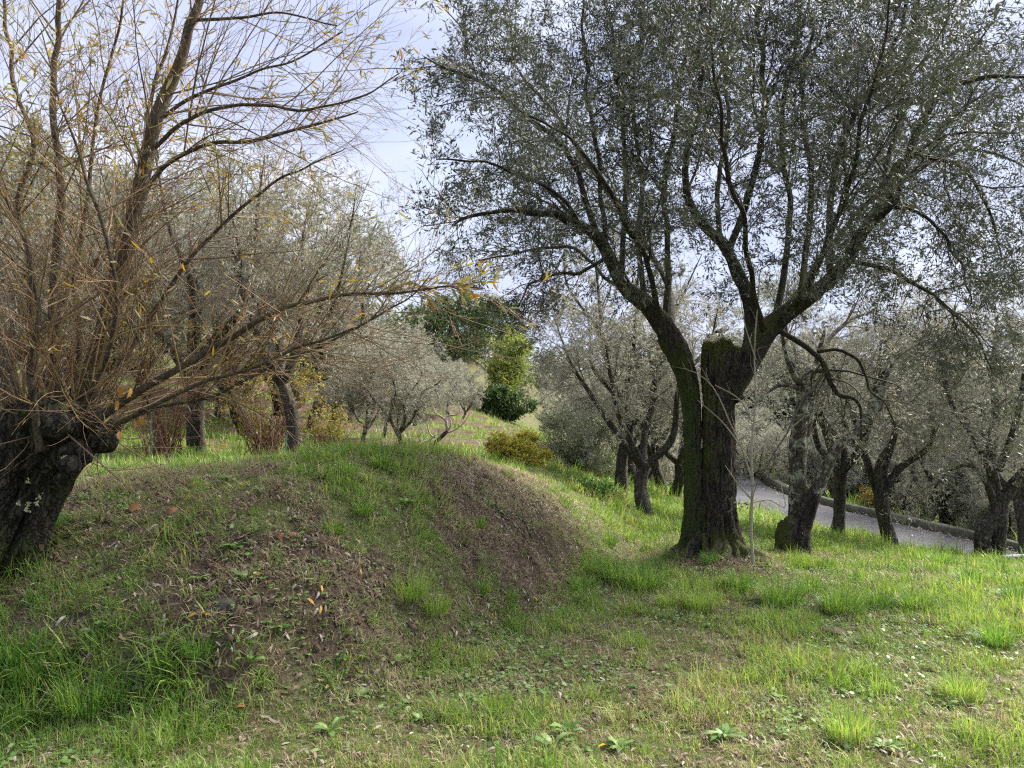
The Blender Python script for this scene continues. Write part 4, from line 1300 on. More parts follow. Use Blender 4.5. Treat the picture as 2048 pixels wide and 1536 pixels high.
# ------------------------------------------------------------------ olives with trunks of their own shape
def custom_tree(label, Y0, foot, trunks, limbs, seed, mats, name='olive_tree', c1=40, c2=420, c3=3800, lf=7, sides=34, group='olive trees of the grove', up=.1, stub=(), t0=.3):
    global rng
    fx = P(foot[0], foot[1], Y0)[0]
    o = thing(name, label, 'tree', (fx, Y0, float(h(fx, Y0))), group=group)
    O = np.array(o.location)
    kr = rng
    rng = np.random.default_rng(seed)
    for k, t in enumerate(trunks):
        p, r = pxpath(t, Y0, 24)
        obj('trunk' if k == 0 else 'stem', loc_mesh('trunk', barktube(p, r, sides, 80, .17, seed + k, freq=4.5, lobes=.06), mats[0] if k == 0 else mats[1], O, True), o)
    for k, t in enumerate(stub):
        p, r = pxpath(t, Y0, 24)
        V, F, A = barktube(p, r, sides, 60, .2, seed + 30 + k, freq=4, lobes=.07)
        A['mossb'] = np.full(len(V), .75)
        s_ = obj('stump', loc_mesh('stump', (V, F, A), M_bark_hero, O, True), o)
        s_['label'] = 'broken stump covered in yellow green moss'
    LP = np.zeros((len(limbs), 20, 3))
    LR = np.zeros((len(limbs), 20))
    for k, t in enumerate(limbs):
        LP[k], LR[k] = pxpath(t, Y0, 20)
        obj('limb', loc_mesh('limb', barktube(LP[k], LR[k], 14, 50, .13, seed + 50 + k, freq=4), mats[1], O, True), o)
    a1, r1 = spawn(LP, LR, c1, (t0, 1), (20, 60), (.5, 1.4), 8, up=up + .15, droop=.05, wig=.12, rr=.55, rmax=.013, rtip=.003)
    a2, r2 = spawn(LP, LR, c1, (t0, 1), (40, 85), (.5, 1.2), 8, up=up, droop=.2, wig=.12, rr=.5, rmax=.01, rtip=.003)
    a1, r1 = np.concatenate([a1, a2]), np.concatenate([r1, r2])
    b1, br1 = spawn(a1, r1, c2, (.1, 1), (30, 75), (.3, .8), 6, up=.05, droop=.14, wig=.16, rr=.6, rmax=.006, rtip=.0018)
    d1, dr1 = spawn(b1, br1, c3, (.1, 1), (25, 80), (.14, .4), 3, droop=.12, wig=.2, rr=.7, rmax=.0035, rtip=.0013)
    obj('twigs', loc_mesh('twigs', join([tubes(a1, r1, 4), tubes(b1, br1, 3), tubes(d1, dr1, 3)]), M_otwig_far, O), o, kind='stuff')
    pos, d, ln, wd = blades_on(d1, lf, (.1, 1), (20, 80), (.04, .07), .25, .15)
    k = fbm(pos[:, 0] * 1.2, pos[:, 1] * 1.2, pos[:, 2] * 1.2, seed, 3) + rng.normal(size=len(pos)) * .1 > .40
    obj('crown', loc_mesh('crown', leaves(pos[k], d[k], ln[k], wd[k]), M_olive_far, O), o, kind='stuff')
    rng = kr
    return o

custom_tree('lichen-spotted olive with mossy broken stump at its foot, right of the old tree', 9.6, (1590, 1112),
            [[(1596, 1135, 0, 36), (1592, 1100, 0, 27), (1596, 1060, 0, 22), (1607, 1025, 0, 20), (1620, 998, 0, 17), (1628, 985, 0, 13)],
             [(1588, 1055, .05, 12), (1592, 1010, .05, 14), (1596, 960, .05, 15), (1594, 900, .05, 16), (1602, 840, .05, 12), (1604, 790, .05, 10), (1600, 762, .05, 9)]],
            [[(1622, 1000, 0, 13), (1606, 975, .02, 9), (1604, 930, .03, 8), (1612, 870, .1, 9), (1622, 810, .2, 8), (1630, 740, .3, 6), (1650, 660, .4, 3)],
             [(1626, 992, 0, 14), (1650, 945, 0, 11), (1668, 905, 0, 10), (1690, 880, 0, 9), (1710, 862, 0, 8), (1735, 835, 0, 11), (1758, 808, 0, 10), (1770, 760, .1, 5), (1800, 700, .1, 3)],
             [(1600, 766, .05, 8), (1585, 745, 0, 6), (1570, 700, 0, 4), (1560, 640, 0, 2)], [(1602, 768, .05, 8), (1625, 742, .1, 6), (1660, 748, .1, 4), (1670, 790, 0, 2)],
             [(1598, 775, .05, 5), (1560, 770, -.1, 4), (1535, 785, -.2, 2)],
             [(1604, 765, .1, 6), (1640, 700, .6, 5), (1700, 640, .9, 4), (1760, 620, 1.1, 2)]],
            201, (M_bark_hero, M_bark_lichen), c1=12, c2=110, c3=900, lf=5, t0=.62,
            stub=[[(1568, 1130, -.1, 22), (1568, 1095, -.1, 18), (1570, 1065, -.1, 18), (1578, 1042, -.1, 15), (1574, 1034, -.1, 6)]])
custom_tree('dark olive with two close trunks at the right, beside the white pipe', 12.8, (1985, 1116),
            [[(1966, 1135, 0, 22), (1966, 1105, 0, 16), (1963, 1080, 0, 14), (1970, 1058, 0, 14), (1988, 1035, 0, 15), (1998, 1000, 0, 15)],
             [(2000, 1135, 0, 16), (1998, 1100, 0, 12), (1999, 1060, 0, 13), (1999, 1020, 0, 16), (1996, 985, 0, 14)]],
            [[(1998, 1010, 0, 13), (2020, 980, -.1, 12), (2045, 950, -.2, 11), (2075, 915, -.3, 9), (2110, 860, -.4, 6), (2130, 780, -.4, 3)],
             [(1994, 1000, 0, 12), (1985, 950, .1, 11), (1982, 900, .2, 10), (1992, 830, .3, 8), (1985, 740, .4, 5), (1995, 640, .4, 2)],
             [(1990, 1010, 0, 8), (1970, 960, -.2, 6), (1940, 930, -.4, 5), (1900, 940, -.5, 4), (1870, 975, -.6, 2)], [(1990, 960, 0, 8), (1950, 880, -.5, 6), (1900, 800, -.8, 5), (1880, 700, -1, 3), (1870, 620, -1, 2)],
             [(1998, 940, 0, 7), (2030, 850, -.5, 6), (2050, 740, -.8, 5), (2060, 620, -1, 2)], [(1985, 930, .2, 6), (1930, 830, .8, 5), (1900, 720, 1.2, 4), (1910, 610, 1.4, 2)]],
            202, (M_bark_olive, M_bark_olive), c1=60, c2=560, c3=5200, lf=7)

# ------------------------------------------------------------------ shrubs and broad trees
def cloud(name, label, cat, px, Y, lobes, mat, nleaf, leafL, wdr=.5, stems=8, stemm=M_otwig, seed=1, stemr=.02, group=None, clump=.18, trunk=None, base_drop=0.0, npc=26, six=False):
    """shrub or tree: leaves gathered in many small clumps inside overlapping lobes, on real stems. lobes: (px, py, dY, rpx, rpy)"""
    global rng
    kr = rng
    rng = np.random.default_rng(seed)
    x, y = at(px, Y)
    o = thing(name, label, cat, (x, y, float(h(x, y)) - base_drop), group=group)
    O = np.array(o.location)
    C, R = [], []
    for lx, ly, dY, rx, ry in lobes:
        C.append(P(lx, ly, Y + dY))
        R.append((rx * Y / FPX, rx * Y / FPX * .8, ry * Y / FPX))
    C, R = np.array(C), np.array(R)
    sub = np.repeat(np.arange(len(C)), 7)                       # uneven outline: small lobes budding from the big ones
    uu = nrm(rng.normal(size=(len(sub), 3)) + np.array([0, 0, .25]))
    C = np.concatenate([C, C[sub] + uu * R[sub] * rng.uniform(.75, 1.15, (len(sub), 1))])
    R = np.concatenate([R * .93, R[sub] * rng.uniform(.16, .42, (len(sub), 1))])
    nc = nleaf // npc
    wv = R.prod(1) ** .62
    li = rng.choice(len(C), nc, p=wv / wv.sum())
    u = nrm(rng.normal(size=(nc, 3)))
    q = rng.uniform(.2, 1.0, (nc, 1)) ** .6 * (1 + .22 * (rng.random((nc, 1)) - .4))
    cc = C[li] + u * q * R[li]
    cs = clump * R[li].mean(1) * rng.uniform(.6, 1.4, nc)
    pos = np.repeat(cc, npc, 0) + rng.normal(size=(nc * npc, 3)) * np.repeat(cs, npc)[:, None] * np.array([1, 1, .75])
    gz = h(pos[:, 0], pos[:, 1], False)
    k = pos[:, 2] > gz + .02
    pos = pos[k]
    d = nrm(rng.normal(size=pos.shape) + np.array([0, 0, .1]) + .5 * nrm(pos - np.repeat(C[li], npc, 0)[k]))
    ln = rng.uniform(leafL[0], leafL[1], len(pos))
    rn = np.clip(np.repeat(rng.random(nc), npc)[k] * .55 + rng.random(len(pos)) * .45, 0, 1)
    # stems: foot -> clumps
    ns = min(stems * 14, nc)
    tgt = cc[rng.choice(nc, ns, replace=False)]
    f0 = O + np.array([0, 0, .02])
    if trunk:
        tp = spline(np.array([[*(O - [0, 0, .3]), trunk[1] * 1.3], [*(O + [0, 0, trunk[0] * .5]), trunk[1]], [*(O + [0.05, 0, trunk[0]]), trunk[1] * .8]]), 12)
        obj('trunk', loc_mesh('trunk', barktube(tp[:, :3], tp[:, 3], 20, 30, .14, seed, freq=3.5), M_bark_olive, O, True), o)
        f0 = tp[-1, :3] - [0, 0, .1]
    t = np.linspace(0, 1, 7)[None, :, None]
    ft = f0 + rng.normal(size=(ns, 3)) * np.array([.12, .12, 0]) * (0.3 if trunk else 1.2)
    mid = ft * .45 + tgt * .55 + rng.normal(size=(ns, 3)) * .06 * R.mean() + np.array([0, 0, .12 * R.mean()])
    sp = (1 - t) ** 2 * ft[:, None] + 2 * t * (1 - t) * mid[:, None] + t ** 2 * tgt[:, None]
    sr = stemr * (1 - .85 * t[..., 0]) * rng.uniform(.4, 1.0, (ns, 1))
    obj('stems', loc_mesh('stems', tubes(sp, sr, 4), stemm, O), o, kind='stuff')
    obj('crown', loc_mesh('crown', leaves(pos, d, ln, ln * wdr, rn, six=six), mat, O), o, kind='stuff')
    rng = kr
    return o

cloud('evergreen_tree', 'broad dark green tree with rounded crown on the hilltop skyline', 'tree', 905, 55,
      [(900, 650, 0, 105, 45), (830, 660, -1, 60, 45), (980, 655, 1, 65, 45), (880, 615, 1, 45, 22), (940, 612, 1, 60, 25), (1030, 670, 2, 45, 50), (790, 665, 2, 35, 35), (890, 700, -2, 90, 45)],
      M_evergreen, 44000, (.11, .20), .55, 8, M_otwig, 301, .09, clump=.13, trunk=(3.0, .3), base_drop=.3)
cloud('lime_green_tree', 'bright lime green young tree standing out on the hillside', 'tree', 1016, 42,
      [(1015, 700, 0, 38, 42), (1030, 740, 0, 36, 46), (1000, 740, -.5, 28, 40), (1010, 775, -.5, 40, 30), (1040, 700, .5, 22, 26)],
      M_lime, 17000, (.08, .15), .55, 6, M_otwig, 302, .05, clump=.16, trunk=(1.6, .14), base_drop=.2)
cloud('dark_shrub', 'dark green spreading shrub under the lime green tree', 'shrub', 1015, 39.5,
      [(1000, 800, 0, 40, 26), (1040, 812, -.4, 34, 24), (975, 795, .3, 26, 20), (1020, 825, -.3, 30, 14)],
      M_evergreen, 9000, (.09, .18), .5, 5, M_otwig, 303, .04, clump=.2)
cloud('yellow_bush', 'rounded yellow autumn bush behind the right end of the mound crest', 'bush', 1036, 13.0,
      [(1035, 898, 0, 46, 32), (1062, 915, -.1, 34, 32), (1003, 898, 0, 34, 30), (1030, 935, -.2, 56, 26)],
      M_yellow, 13000, (.028, .055), .55, 8, M_redstem, 304, .010, clump=.2)
cloud('grey_bush', 'large rounded grey green bush between yellow bush and pale trunks', 'bush', 1155, 15.5,
      [(1150, 890, 0, 80, 60), (1195, 905, -.3, 60, 55), (1105, 905, .2, 45, 50), (1160, 940, -.4, 75, 36), (1140, 850, .3, 50, 30)],
      M_bushgrey, 30000, (.03, .065), .3, 10, M_otwig, 305, .012, clump=.16)
cloud('red_stem_shrub', 'thin yellow-leaved shrub with many red brown stems', 'shrub', 530, 13.4,
      [(525, 760, 0, 95, 80), (480, 820, -.2, 55, 50), (590, 790, .2, 60, 60), (520, 850, -.1, 50, 30)],
      M_dull, 2600, (.035, .07), .5, 7, M_redstem, 306, .012, clump=.25, npc=13)
cloud('yellow_shrub', 'low yellowing shrub at the foot of the silvery olives', 'shrub', 650, 15.0,
      [(650, 840, 0, 50, 32), (690, 860, 0, 30, 22), (615, 850, 0, 28, 26)],
      M_dull, 1700, (.03, .06), .5, 5, M_redstem, 307, .01, clump=.22, npc=13)
cloud('yellow_shrub', 'thin yellow shrub beyond the road wall', 'shrub', 1735, 21.5,
      [(1735, 1015, 0, 34, 30), (1765, 1035, 0, 26, 22), (1745, 985, .3, 20, 22)],
      M_dull, 2600, (.05, .10), .5, 4, M_otwig_far, 308, .01, clump=.22, npc=13)
cloud('yellow_shrub', 'tall sparse yellow shrub showing through the willow shoots', 'shrub', 330, 12.6,
      [(330, 690, 0, 110, 70), (250, 740, .3, 70, 60), (400, 700, .2, 70, 70)],
      M_dull, 1800, (.03, .07), .45, 6, M_redstem, 309, .012, clump=.22, npc=13)
cloud('dark_conifer', 'dark pointed conifer rising above the left olives', 'tree', 672, 46,
      [(672, 640, 0, 60, 60), (668, 590, 0, 46, 50), (664, 545, 0, 32, 45), (660, 500, 0, 18, 35), (700, 600, -.5, 30, 18), (640, 560, .3, 30, 18)],
      M_dark, 13000, (.16, .32), .25, 6, M_otwig, 310, .07, clump=.2, trunk=(3, .25), base_drop=.3)

for lx, ty, rx, yy, lb in [(1500, 715, 36, 58, 'dark conifer crown just right of the old trunk across the valley'), (1560, 705, 44, 60, 'middle dark conifer crown across the valley'), (1618, 725, 36, 57, 'lower dark conifer crown across the valley'), (1425, 770, 30, 62, 'dark conifer crown half hidden by the old trunk')]:
    cloud('dark_conifer', lb, 'tree', lx, yy, [(lx, ty + 30, 0, rx * .8, 34), (lx - 8, ty + 62, 0, rx, 36), (lx + 8, ty + 90, 0, rx * 1.1, 34), (lx, ty + 8, 0, rx * .4, 18)],
          M_dark, 4200, (.25, .5), .35, 4, M_otwig, 320 + lx, .07, clump=.25, trunk=(3, .2), base_drop=.3)

# brambles on the bank's far edge by the grey bush
cloud('bramble', 'low leafy bramble on the grassy edge below the grey bush', 'plant', 1195, 11.6, [(1195, 975, 0, 34, 14), (1170, 968, 0, 26, 12)], M_weed, 1300, (.03, .055), .6, 3, M_redstem, 311, .005, clump=.3, npc=13)

# far wood across the valley on the right: reads as one dark mass
global_rng = rng
rng = np.random.default_rng(401)
parts = []
for k in range(230):
    Yd = rng.uniform(50, 95)
    X = rng.uniform(.26, 1.15) * Yd
    z0 = float(h(X, Yd, False))
    H_ = rng.uniform(7.5, 11)
    R_ = rng.uniform(1.8, 3.2)
    nn = 210
    t = rng.random(nn) ** .7
    a = rng.uniform(0, 6.28, nn)
    rr_ = R_ * (1 - t * .75) * rng.uniform(.3, 1, nn) ** .5
    pos = np.stack([X + np.cos(a) * rr_, Yd + np.sin(a) * rr_, z0 + .4 + t * H_], -1)
    d = nrm(rng.normal(size=(nn, 3)))
    ln = rng.uniform(.5, 1.0, nn)
    parts.append(leaves(pos, d, ln, ln * .45))
fw = obj('far_wood', mk('far_wood', *flat(join(parts), M_dark)), kind='stuff')
fw['label'] = 'dark wooded hillside across the valley'
fw['category'] = 'wood'
# scrub and trees closing the left and middle hillside behind the grove
parts = []
for k in range(130):
    Yd = rng.uniform(58, 110)
    X = rng.uniform(-70, 8) * Yd / 70
    z0 = float(h(X, Yd, False))
    R_ = rng.uniform(1.6, 3.4) if X < -.2 * Yd else rng.uniform(.9, 1.8)
    nn = 240
    pos = np.array([X, Yd, z0 + R_ * .7]) + nrm(rng.normal(size=(nn, 3))) * rng.uniform(.4, 1, (nn, 1)) * np.array([R_ * 1.1, R_ * 1.1, R_ * 1.35])
    ln = rng.uniform(.3, .6, nn)
    parts.append(leaves(pos, nrm(rng.normal(size=(nn, 3))), ln, ln * .4))
sc = obj('hillside_scrub', mk('hillside_scrub', *flat(join(parts), M_bushgrey)), kind='stuff')
sc['label'] = 'far grey green scrub covering the hillside behind the olives'
sc['category'] = 'scrub'
rng = global_rng

# ------------------------------------------------------------------ pruned little tree, fallen branch, stakes, pipe, stone, clod
TY = 16.5
pt = thing('pruned_tree', 'little pruned bare tree with pale forked branches on the terrace', 'tree', (P(870, 895, TY)[0], TY, float(h(P(870, 895, TY)[0], TY))))
TO = np.array(pt.location)
p, r = pxpath([(868, 910, 0, 5), (872, 885, 0, 4.5), (885, 872, 0, 4), (895, 862, 0, 3.2)], TY, 12)
obj('trunk', loc_mesh('trunk', barktube(p, r, 12, 20, .12, 1), M_bark_olive, TO, True), pt)
for c in ([(895, 862, 0, 3), (893, 850, 0, 2.8), (891, 840, 0, 2.6), (880, 832, 0, 2), (870, 825, 0, 1.6), (868, 816, 0, .8)], [(891, 840, 0, 2.4), (897, 831, 0, 2), (910, 830, 0, 1.7), (918, 824, 0, 1.4), (920, 815, 0, .7)],
          [(892, 866, 0, 2), (900, 855, 0, 1.8), (902, 842, 0, 1.4), (898, 838, 0, .8)], [(880, 878, 0, 2), (862, 870, 0, 1.6), (855, 850, 0, 1.2), (858, 832, 0, .7)], [(888, 868, 0, 2), (905, 862, 0, 1.4), (925, 848, 0, 1), (940, 826, 0, .5)]):
    p, r = pxpath(c, TY, 16)
    obj('branch', loc_mesh('branch', barktube(p, r, 8, 26, .1, 2), M_sap, TO, True), pt)
FY = 12.2
fb = thing('fallen_branch', 'pale bare branch lying on the grass behind the mound crest', 'branch', P(845, 897, FY))
FO = np.array(fb.location)
p, r = pxpath([(812, 910, 0, 2), (832, 896, .1, 2.4), (842, 886, .2, 2.6), (860, 879, .3, 2.2), (872, 870, .3, 1.4)], FY, 16)
obj('stem', loc_mesh('stem', barktube(p, r, 8, 30, .1, 3), M_sap, FO, True), fb)
p, r = pxpath([(842, 886, .2, 1.6), (838, 874, .1, 1.2), (846, 862, .1, .7)], FY, 8)
obj('branch', loc_mesh('branch', barktube(p, r, 6, 14, .1, 3), M_sap, FO, True), fb)

for px, pt_, pb, Y, lb in [(568, 868, 925, 11.5, 'thin green metal stake leaning behind the mound crest'), (303, 800, 880, 12.2, 'thin upright green stake seen through the willow shoots')]:
    a, b_ = P(px + (5 if px > 400 else 0), pt_, Y), P(px, pb, Y)
    st = thing('stake', lb, 'stake', (b_[0], b_[1], float(h(b_[0], b_[1]))), group='green stakes')
    O = np.array(st.location)
    q = np.linspace(0, 1, 8)[:, None]
    line = (O - [0, 0, .2]) * (1 - q) + a * q
    obj('rod', loc_mesh('rod', tubes(line[None], np.full((1, 8), .012), 8), M_stake, O), st)
    obj('cap', loc_mesh('cap', tubes((a + np.array([[0, 0, -.01], [0, 0, .005], [0, 0, .015]]))[None], np.array([[.016, .017, .006]]), 8), M_slot, O), st)
    hk = a - (a - O) * .25
    obj('hook', loc_mesh('hook', tubes((hk + np.array([[0, 0, 0], [.02, 0, .005], [.035, 0, .02], [.03, 0, .035]]))[None], np.full((1, 4), .003), 6), M_stake, O), st)

PY_ = 11.9
pp = thing('pipe', 'pale grey pipe lying in the grass right of the double trunk', 'pipe', P(2040, 1120, PY_))
O = np.array(pp.location)
q = np.linspace(0, 1, 20)
a, b_ = P(2004, 1116, PY_), P(2130, 1110, PY_ - .1)
line = a[None] * (1 - q[:, None]) + b_[None] * q[:, None]
obj('tube', loc_mesh('tube', tubes(line[None], np.full((1, 20), .045), 16), M_pipe, O, True), pp)
q2 = np.linspace(.17, 1, 12)[:, None]
sl = a * (1 - q2) + b_ * q2 + np.array([0, -.0455, .004])
V = np.concatenate([sl + [0, 0, .011], sl + [0, -.003, -.009]])
obj('slot', loc_mesh('slot', (V, [np.array([[i, i + 1, i + 13, i + 12] for i in range(11)])], {}), M_slot, O), pp)

def lump(name, label, cat, c, R, seed, mat, flatten=.6):
    lat, lon = 14, 22
    th, ph = np.meshgrid(np.linspace(0.02, np.pi - .02, lat), np.arange(lon) / lon * 2 * np.pi, indexing='ij')
    d = np.stack([np.sin(th) * np.cos(ph), np.sin(th) * np.sin(ph), np.cos(th)], -1)
    k = .7 + .6 * fbm(d[..., 0] * 1.6 + seed, d[..., 1] * 1.6, d[..., 2] * 1.6, seed, 4)
    V = (d * k[..., None] * R * np.array([1.2, .9, flatten])).reshape(-1, 3)
    i = (np.arange(lat - 1)[:, None] * lon)
    a = np.arange(lon)[None]
    b = (a + 1) % lon
    F = np.stack([i + a, i + lon + a, i + lon + b, i + b], -1).reshape(-1, 4)
    return thing(name, label, cat, c, me=mk(name, V, [F], mat, smooth=True))
c = gnd(447, 1213)
lump('stone', 'dark rounded stone half sunk in the shaded side of the bank', 'stone', c + [0, .02, 0], .075, 3, M_stone)
c = gnd(1664, 1268)
lump('earth_clod', 'lump of dark dug earth in the right foreground grass', 'clod', c, .085, 5, M_clod)

# ================================================================== grass, weeds and litter
def blades(x, y, L, W, rnd, lean, segs=2, z=None, bend=None, dirs=None):
    """grass blades standing on the ground; lean 0 upright .. 1 flat"""
    M = len(x)
    zz = h(x, y) if z is None else z
    base = np.stack([x, y, zz - .006], -1)
    a = rng.uniform(0, 2 * np.pi, M) if dirs is None else dirs
    out = np.stack([np.cos(a), np.sin(a), np.zeros(M)], -1)
    side = np.stack([-np.sin(a + rng.normal(size=M) * .6), np.cos(a + rng.normal(size=M) * .6), np.zeros(M)], -1)
    e = lean
    up = np.array([0, 0, 1.0])
    d1 = nrm(out * (e * .55)[:, None] + up * (1 - .55 * e)[:, None])
    d2 = nrm(out * (e * 1.25)[:, None] + up * (1 - 1.15 * e)[:, None])
    p1 = base + d1 * (L * .5)[:, None]
    p2 = p1 + d2 * (L * .5)[:, None]
    w = (W * .5)[:, None]
    if segs == 2:
        V = np.stack([base - side * w * .8, base + side * w * .8, p1 + side * w, p1 - side * w, p2], 1).reshape(-1, 3)
        k = np.arange(M)[:, None] * 5
        F = [np.concatenate([k, k + 1, k + 2, k + 3], 1), np.concatenate([k + 3, k + 2, k + 4], 1)]
        q = 5
    else:
        V = np.stack([base - side * w, base + side * w, p1 * .5 + p2 * .5], 1).reshape(-1, 3)
        k = np.arange(M)[:, None] * 3
        F = [np.concatenate([k, k + 1, k + 2], 1)]
        q = 3
    return V, F, {'rnd': np.repeat(rnd, q)}

def scatter(y0, y1, dens, margin=.5):
    area = .70 * (y1 * y1 - y0 * y0) + 2 * margin * (y1 - y0)
    M = int(area * dens)
    y = np.sqrt(rng.uniform(y0 * y0, y1 * y1, M))
    x = rng.uniform(-1, 1, M) * (.70 * y + margin)
    return x, y

def off_road(x, y):
    d, s, t = seg_dist(ROAD, x, y)
    return d > 1.42

def zone_rnd(x, y, m):
    """0 deep green .. 1 straw"""
    n = fbm(x * 1.7, y * 1.7, 0, 61, 3)
    d = bank(x, y)
    r = .20 + .55 * (n - .5) + rng.normal(size=len(x)) * .10
    straw = rng.random(len(x)) < .10 + .22 * sst(1.8, .2, np.abs(x - .6)) * sst(6.5, 4.5, y) + .06 * sst(0, .5, d)
    r = np.where(straw, rng.uniform(.45, .8, len(x)), r)
    r = r - .12 * sst(-1.2, -2.2, x) + .16 * sst(.2, 1.6, x) * sst(8, 5, y)
    return np.clip(r, -.1, 1)

def turf(seed, n=18, r=.04, l=(.022, .075), w=(.0022, .0045), straw=.12, lean=(2, 1.6)):
    """one small patch of blades"""
    global rng
    kr = rng
    rng = np.random.default_rng(seed)
    a = rng.uniform(0, 6.28, n)
    q = r * np.sqrt(rng.random(n))
    rn = np.clip(.12 + rng.normal(size=n) * .10, 0, .4)
    rn = np.where(rng.random(n) < straw, rng.uniform(.6, .9, n), rn)
    V, F, A = blades(q * np.cos(a), q * np.sin(a), rng.uniform(l[0], l[1], n), rng.uniform(w[0], w[1], n), rn, rng.beta(lean[0], lean[1], n), 2, z=np.zeros(n))
    rng = kr
    return mk('turf', V, F, M_grass, A)
def straws(seed, n=14, r=.06):
    global rng
    kr = rng
    rng = np.random.default_rng(seed)
    a = rng.uniform(0, 6.28, n)
    q = r * np.sqrt(rng.random(n))
    V, F, A = blades(q * np.cos(a), q * np.sin(a), rng.uniform(.03, .13, n), rng.uniform(.0016, .0034, n), rng.uniform(.86, 1, n), rng.uniform(.7, .97, n), 2, z=np.full(n, .012))
    rng = kr
    return mk('straw', V, F, M_grass, A)
TURF = [turf(700 + k) for k in range(6)] + [turf(710 + k, 16, .045, (.05, .13), (.0028, .005), .10, (2, 2)) for k in range(4)]
GN_TURF = gn_group('turf', sources('turf_source', TURF))
GN_STRAW = gn_group('straw', sources('straw_source', [straws(730 + k) for k in range(5)]))

def ground_rot(x, y, k=.6):
    e_ = .05
    gx = (h(x + e_, y, False) - h(x - e_, y, False)) / (2 * e_)
    gy = (h(x, y + e_, False) - h(x, y - e_, False)) / (2 * e_)
    return euler_from(np.stack([-gx * k, -gy * k, np.ones(len(x))], -1), rng.uniform(0, 6.28, len(x)))
GX_, GY_, GS_, GI_, GR_ = [], [], [], [], []
for y0, y1, dens, sc_ in ((2.2, 4.2, 760, .9), (4.2, 6.5, 560, 1.0), (6.5, 10, 280, 1.2), (10, 17, 100, 1.75), (17, 42, 14, 3.2)):
    x, y = scatter(y0, y1, dens)
    m = lawn(x, y)
    k = (rng.random(len(x)) < m ** .8) & off_road(x, y)
    x, y, m = x[k], y[k], m[k]
    n = fbm(x * 2.4, y * 2.4, 0, 65, 3)
    tall = sst(-1.3, -2.0, x) * sst(5.2, 4.4, y) * sst(3.5, 3.9, y)
    s = sc_ * rng.uniform(.7, 1.25, len(x)) * (.65 + .8 * sst(.38, .66, n)) * (1 + .5 * tall)
    ix = np.where(rng.random(len(x)) < .10 + .8 * tall + .35 * sst(.5, .7, n), rng.integers(6, 10, len(x)), rng.integers(0, 6, len(x)))
    GX_.append(x); GY_.append(y); GS_.append(s); GI_.append(ix); GR_.append(zone_rnd(x, y, m) * (1 - .4 * tall))
x, y, s, ix, rn = [np.concatenate(q) for q in (GX_, GY_, GS_, GI_, GR_)]
g = scatter_obj('grass', GN_TURF, np.stack([x, y, h(x, y)], -1), ground_rot(x, y), s, ix, rn)
g['label'] = 'short mixed grass growing over the meadow and the bank'
g['category'] = 'grass'

x, y = scatter(2.3, 9.5, 260)
k = (rng.random(len(x)) < .14 + .86 * (1 - lawn(x, y))) & off_road(x, y)
x, y = x[k], y[k]
o = scatter_obj('dead_grass', GN_STRAW, np.stack([x, y, h(x, y)], -1), ground_rot(x, y, 1.0), rng.uniform(.7, 1.3, len(x)), rng.integers(0, 5, len(x)), rng.uniform(-.08, .12, len(x)))
o['label'] = 'withered straw coloured stalks lying flat on the earth'
o['category'] = 'dead grass'

# crumbs and clods of earth on the bare bank
def clod(seed):
    lat, lon = 5, 8
    th_, ph_ = np.meshgrid(np.linspace(.15, np.pi - .15, lat), np.arange(lon) / lon * 2 * np.pi, indexing='ij')
    d_ = np.stack([np.sin(th_) * np.cos(ph_), np.sin(th_) * np.sin(ph_), np.cos(th_)], -1)
    k_ = .55 + .9 * fbm(d_[..., 0] * 2 + seed * 3.1, d_[..., 1] * 2, d_[..., 2] * 2, seed, 3)
    V = (d_ * k_[..., None] * .016 * np.array([1.15, 1, .7])).reshape(-1, 3)
    i = np.arange(lat - 1)[:, None] * lon
    a_ = np.arange(lon)[None]
    b_ = (a_ + 1) % lon
    F = [np.stack([i + a_, i + lon + a_, i + lon + b_, i + b_], -1).reshape(-1, 4)]
    return mk('clod', V, F, M_clod)
GN_CLOD = gn_group('clods', sources('clod_source', [clod(k + 1) for k in range(6)]))
x, y = scatter(2.4, 10, 420)
k = (rng.random(len(x)) < (1 - sst(.1, .5, lawn(x, y))) * (.35 + .65 * sst(.4, .6, fbm(x * 1.5, y * 1.5, 0, 83, 3)))) & off_road(x, y)
x, y = x[k], y[k]
o = scatter_obj('earth_crumbs', GN_CLOD, np.stack([x, y, h(x, y) + .002], -1), rng.uniform(0, 6.28, (len(x), 3)), np.clip(rng.lognormal(-.35, .5, len(x)), .25, 2.2), rng.integers(0, 6, len(x)), np.zeros(len(x)))
o['label'] = 'crumbled brown earth clods on the bare face of the bank'
o['category'] = 'earth'

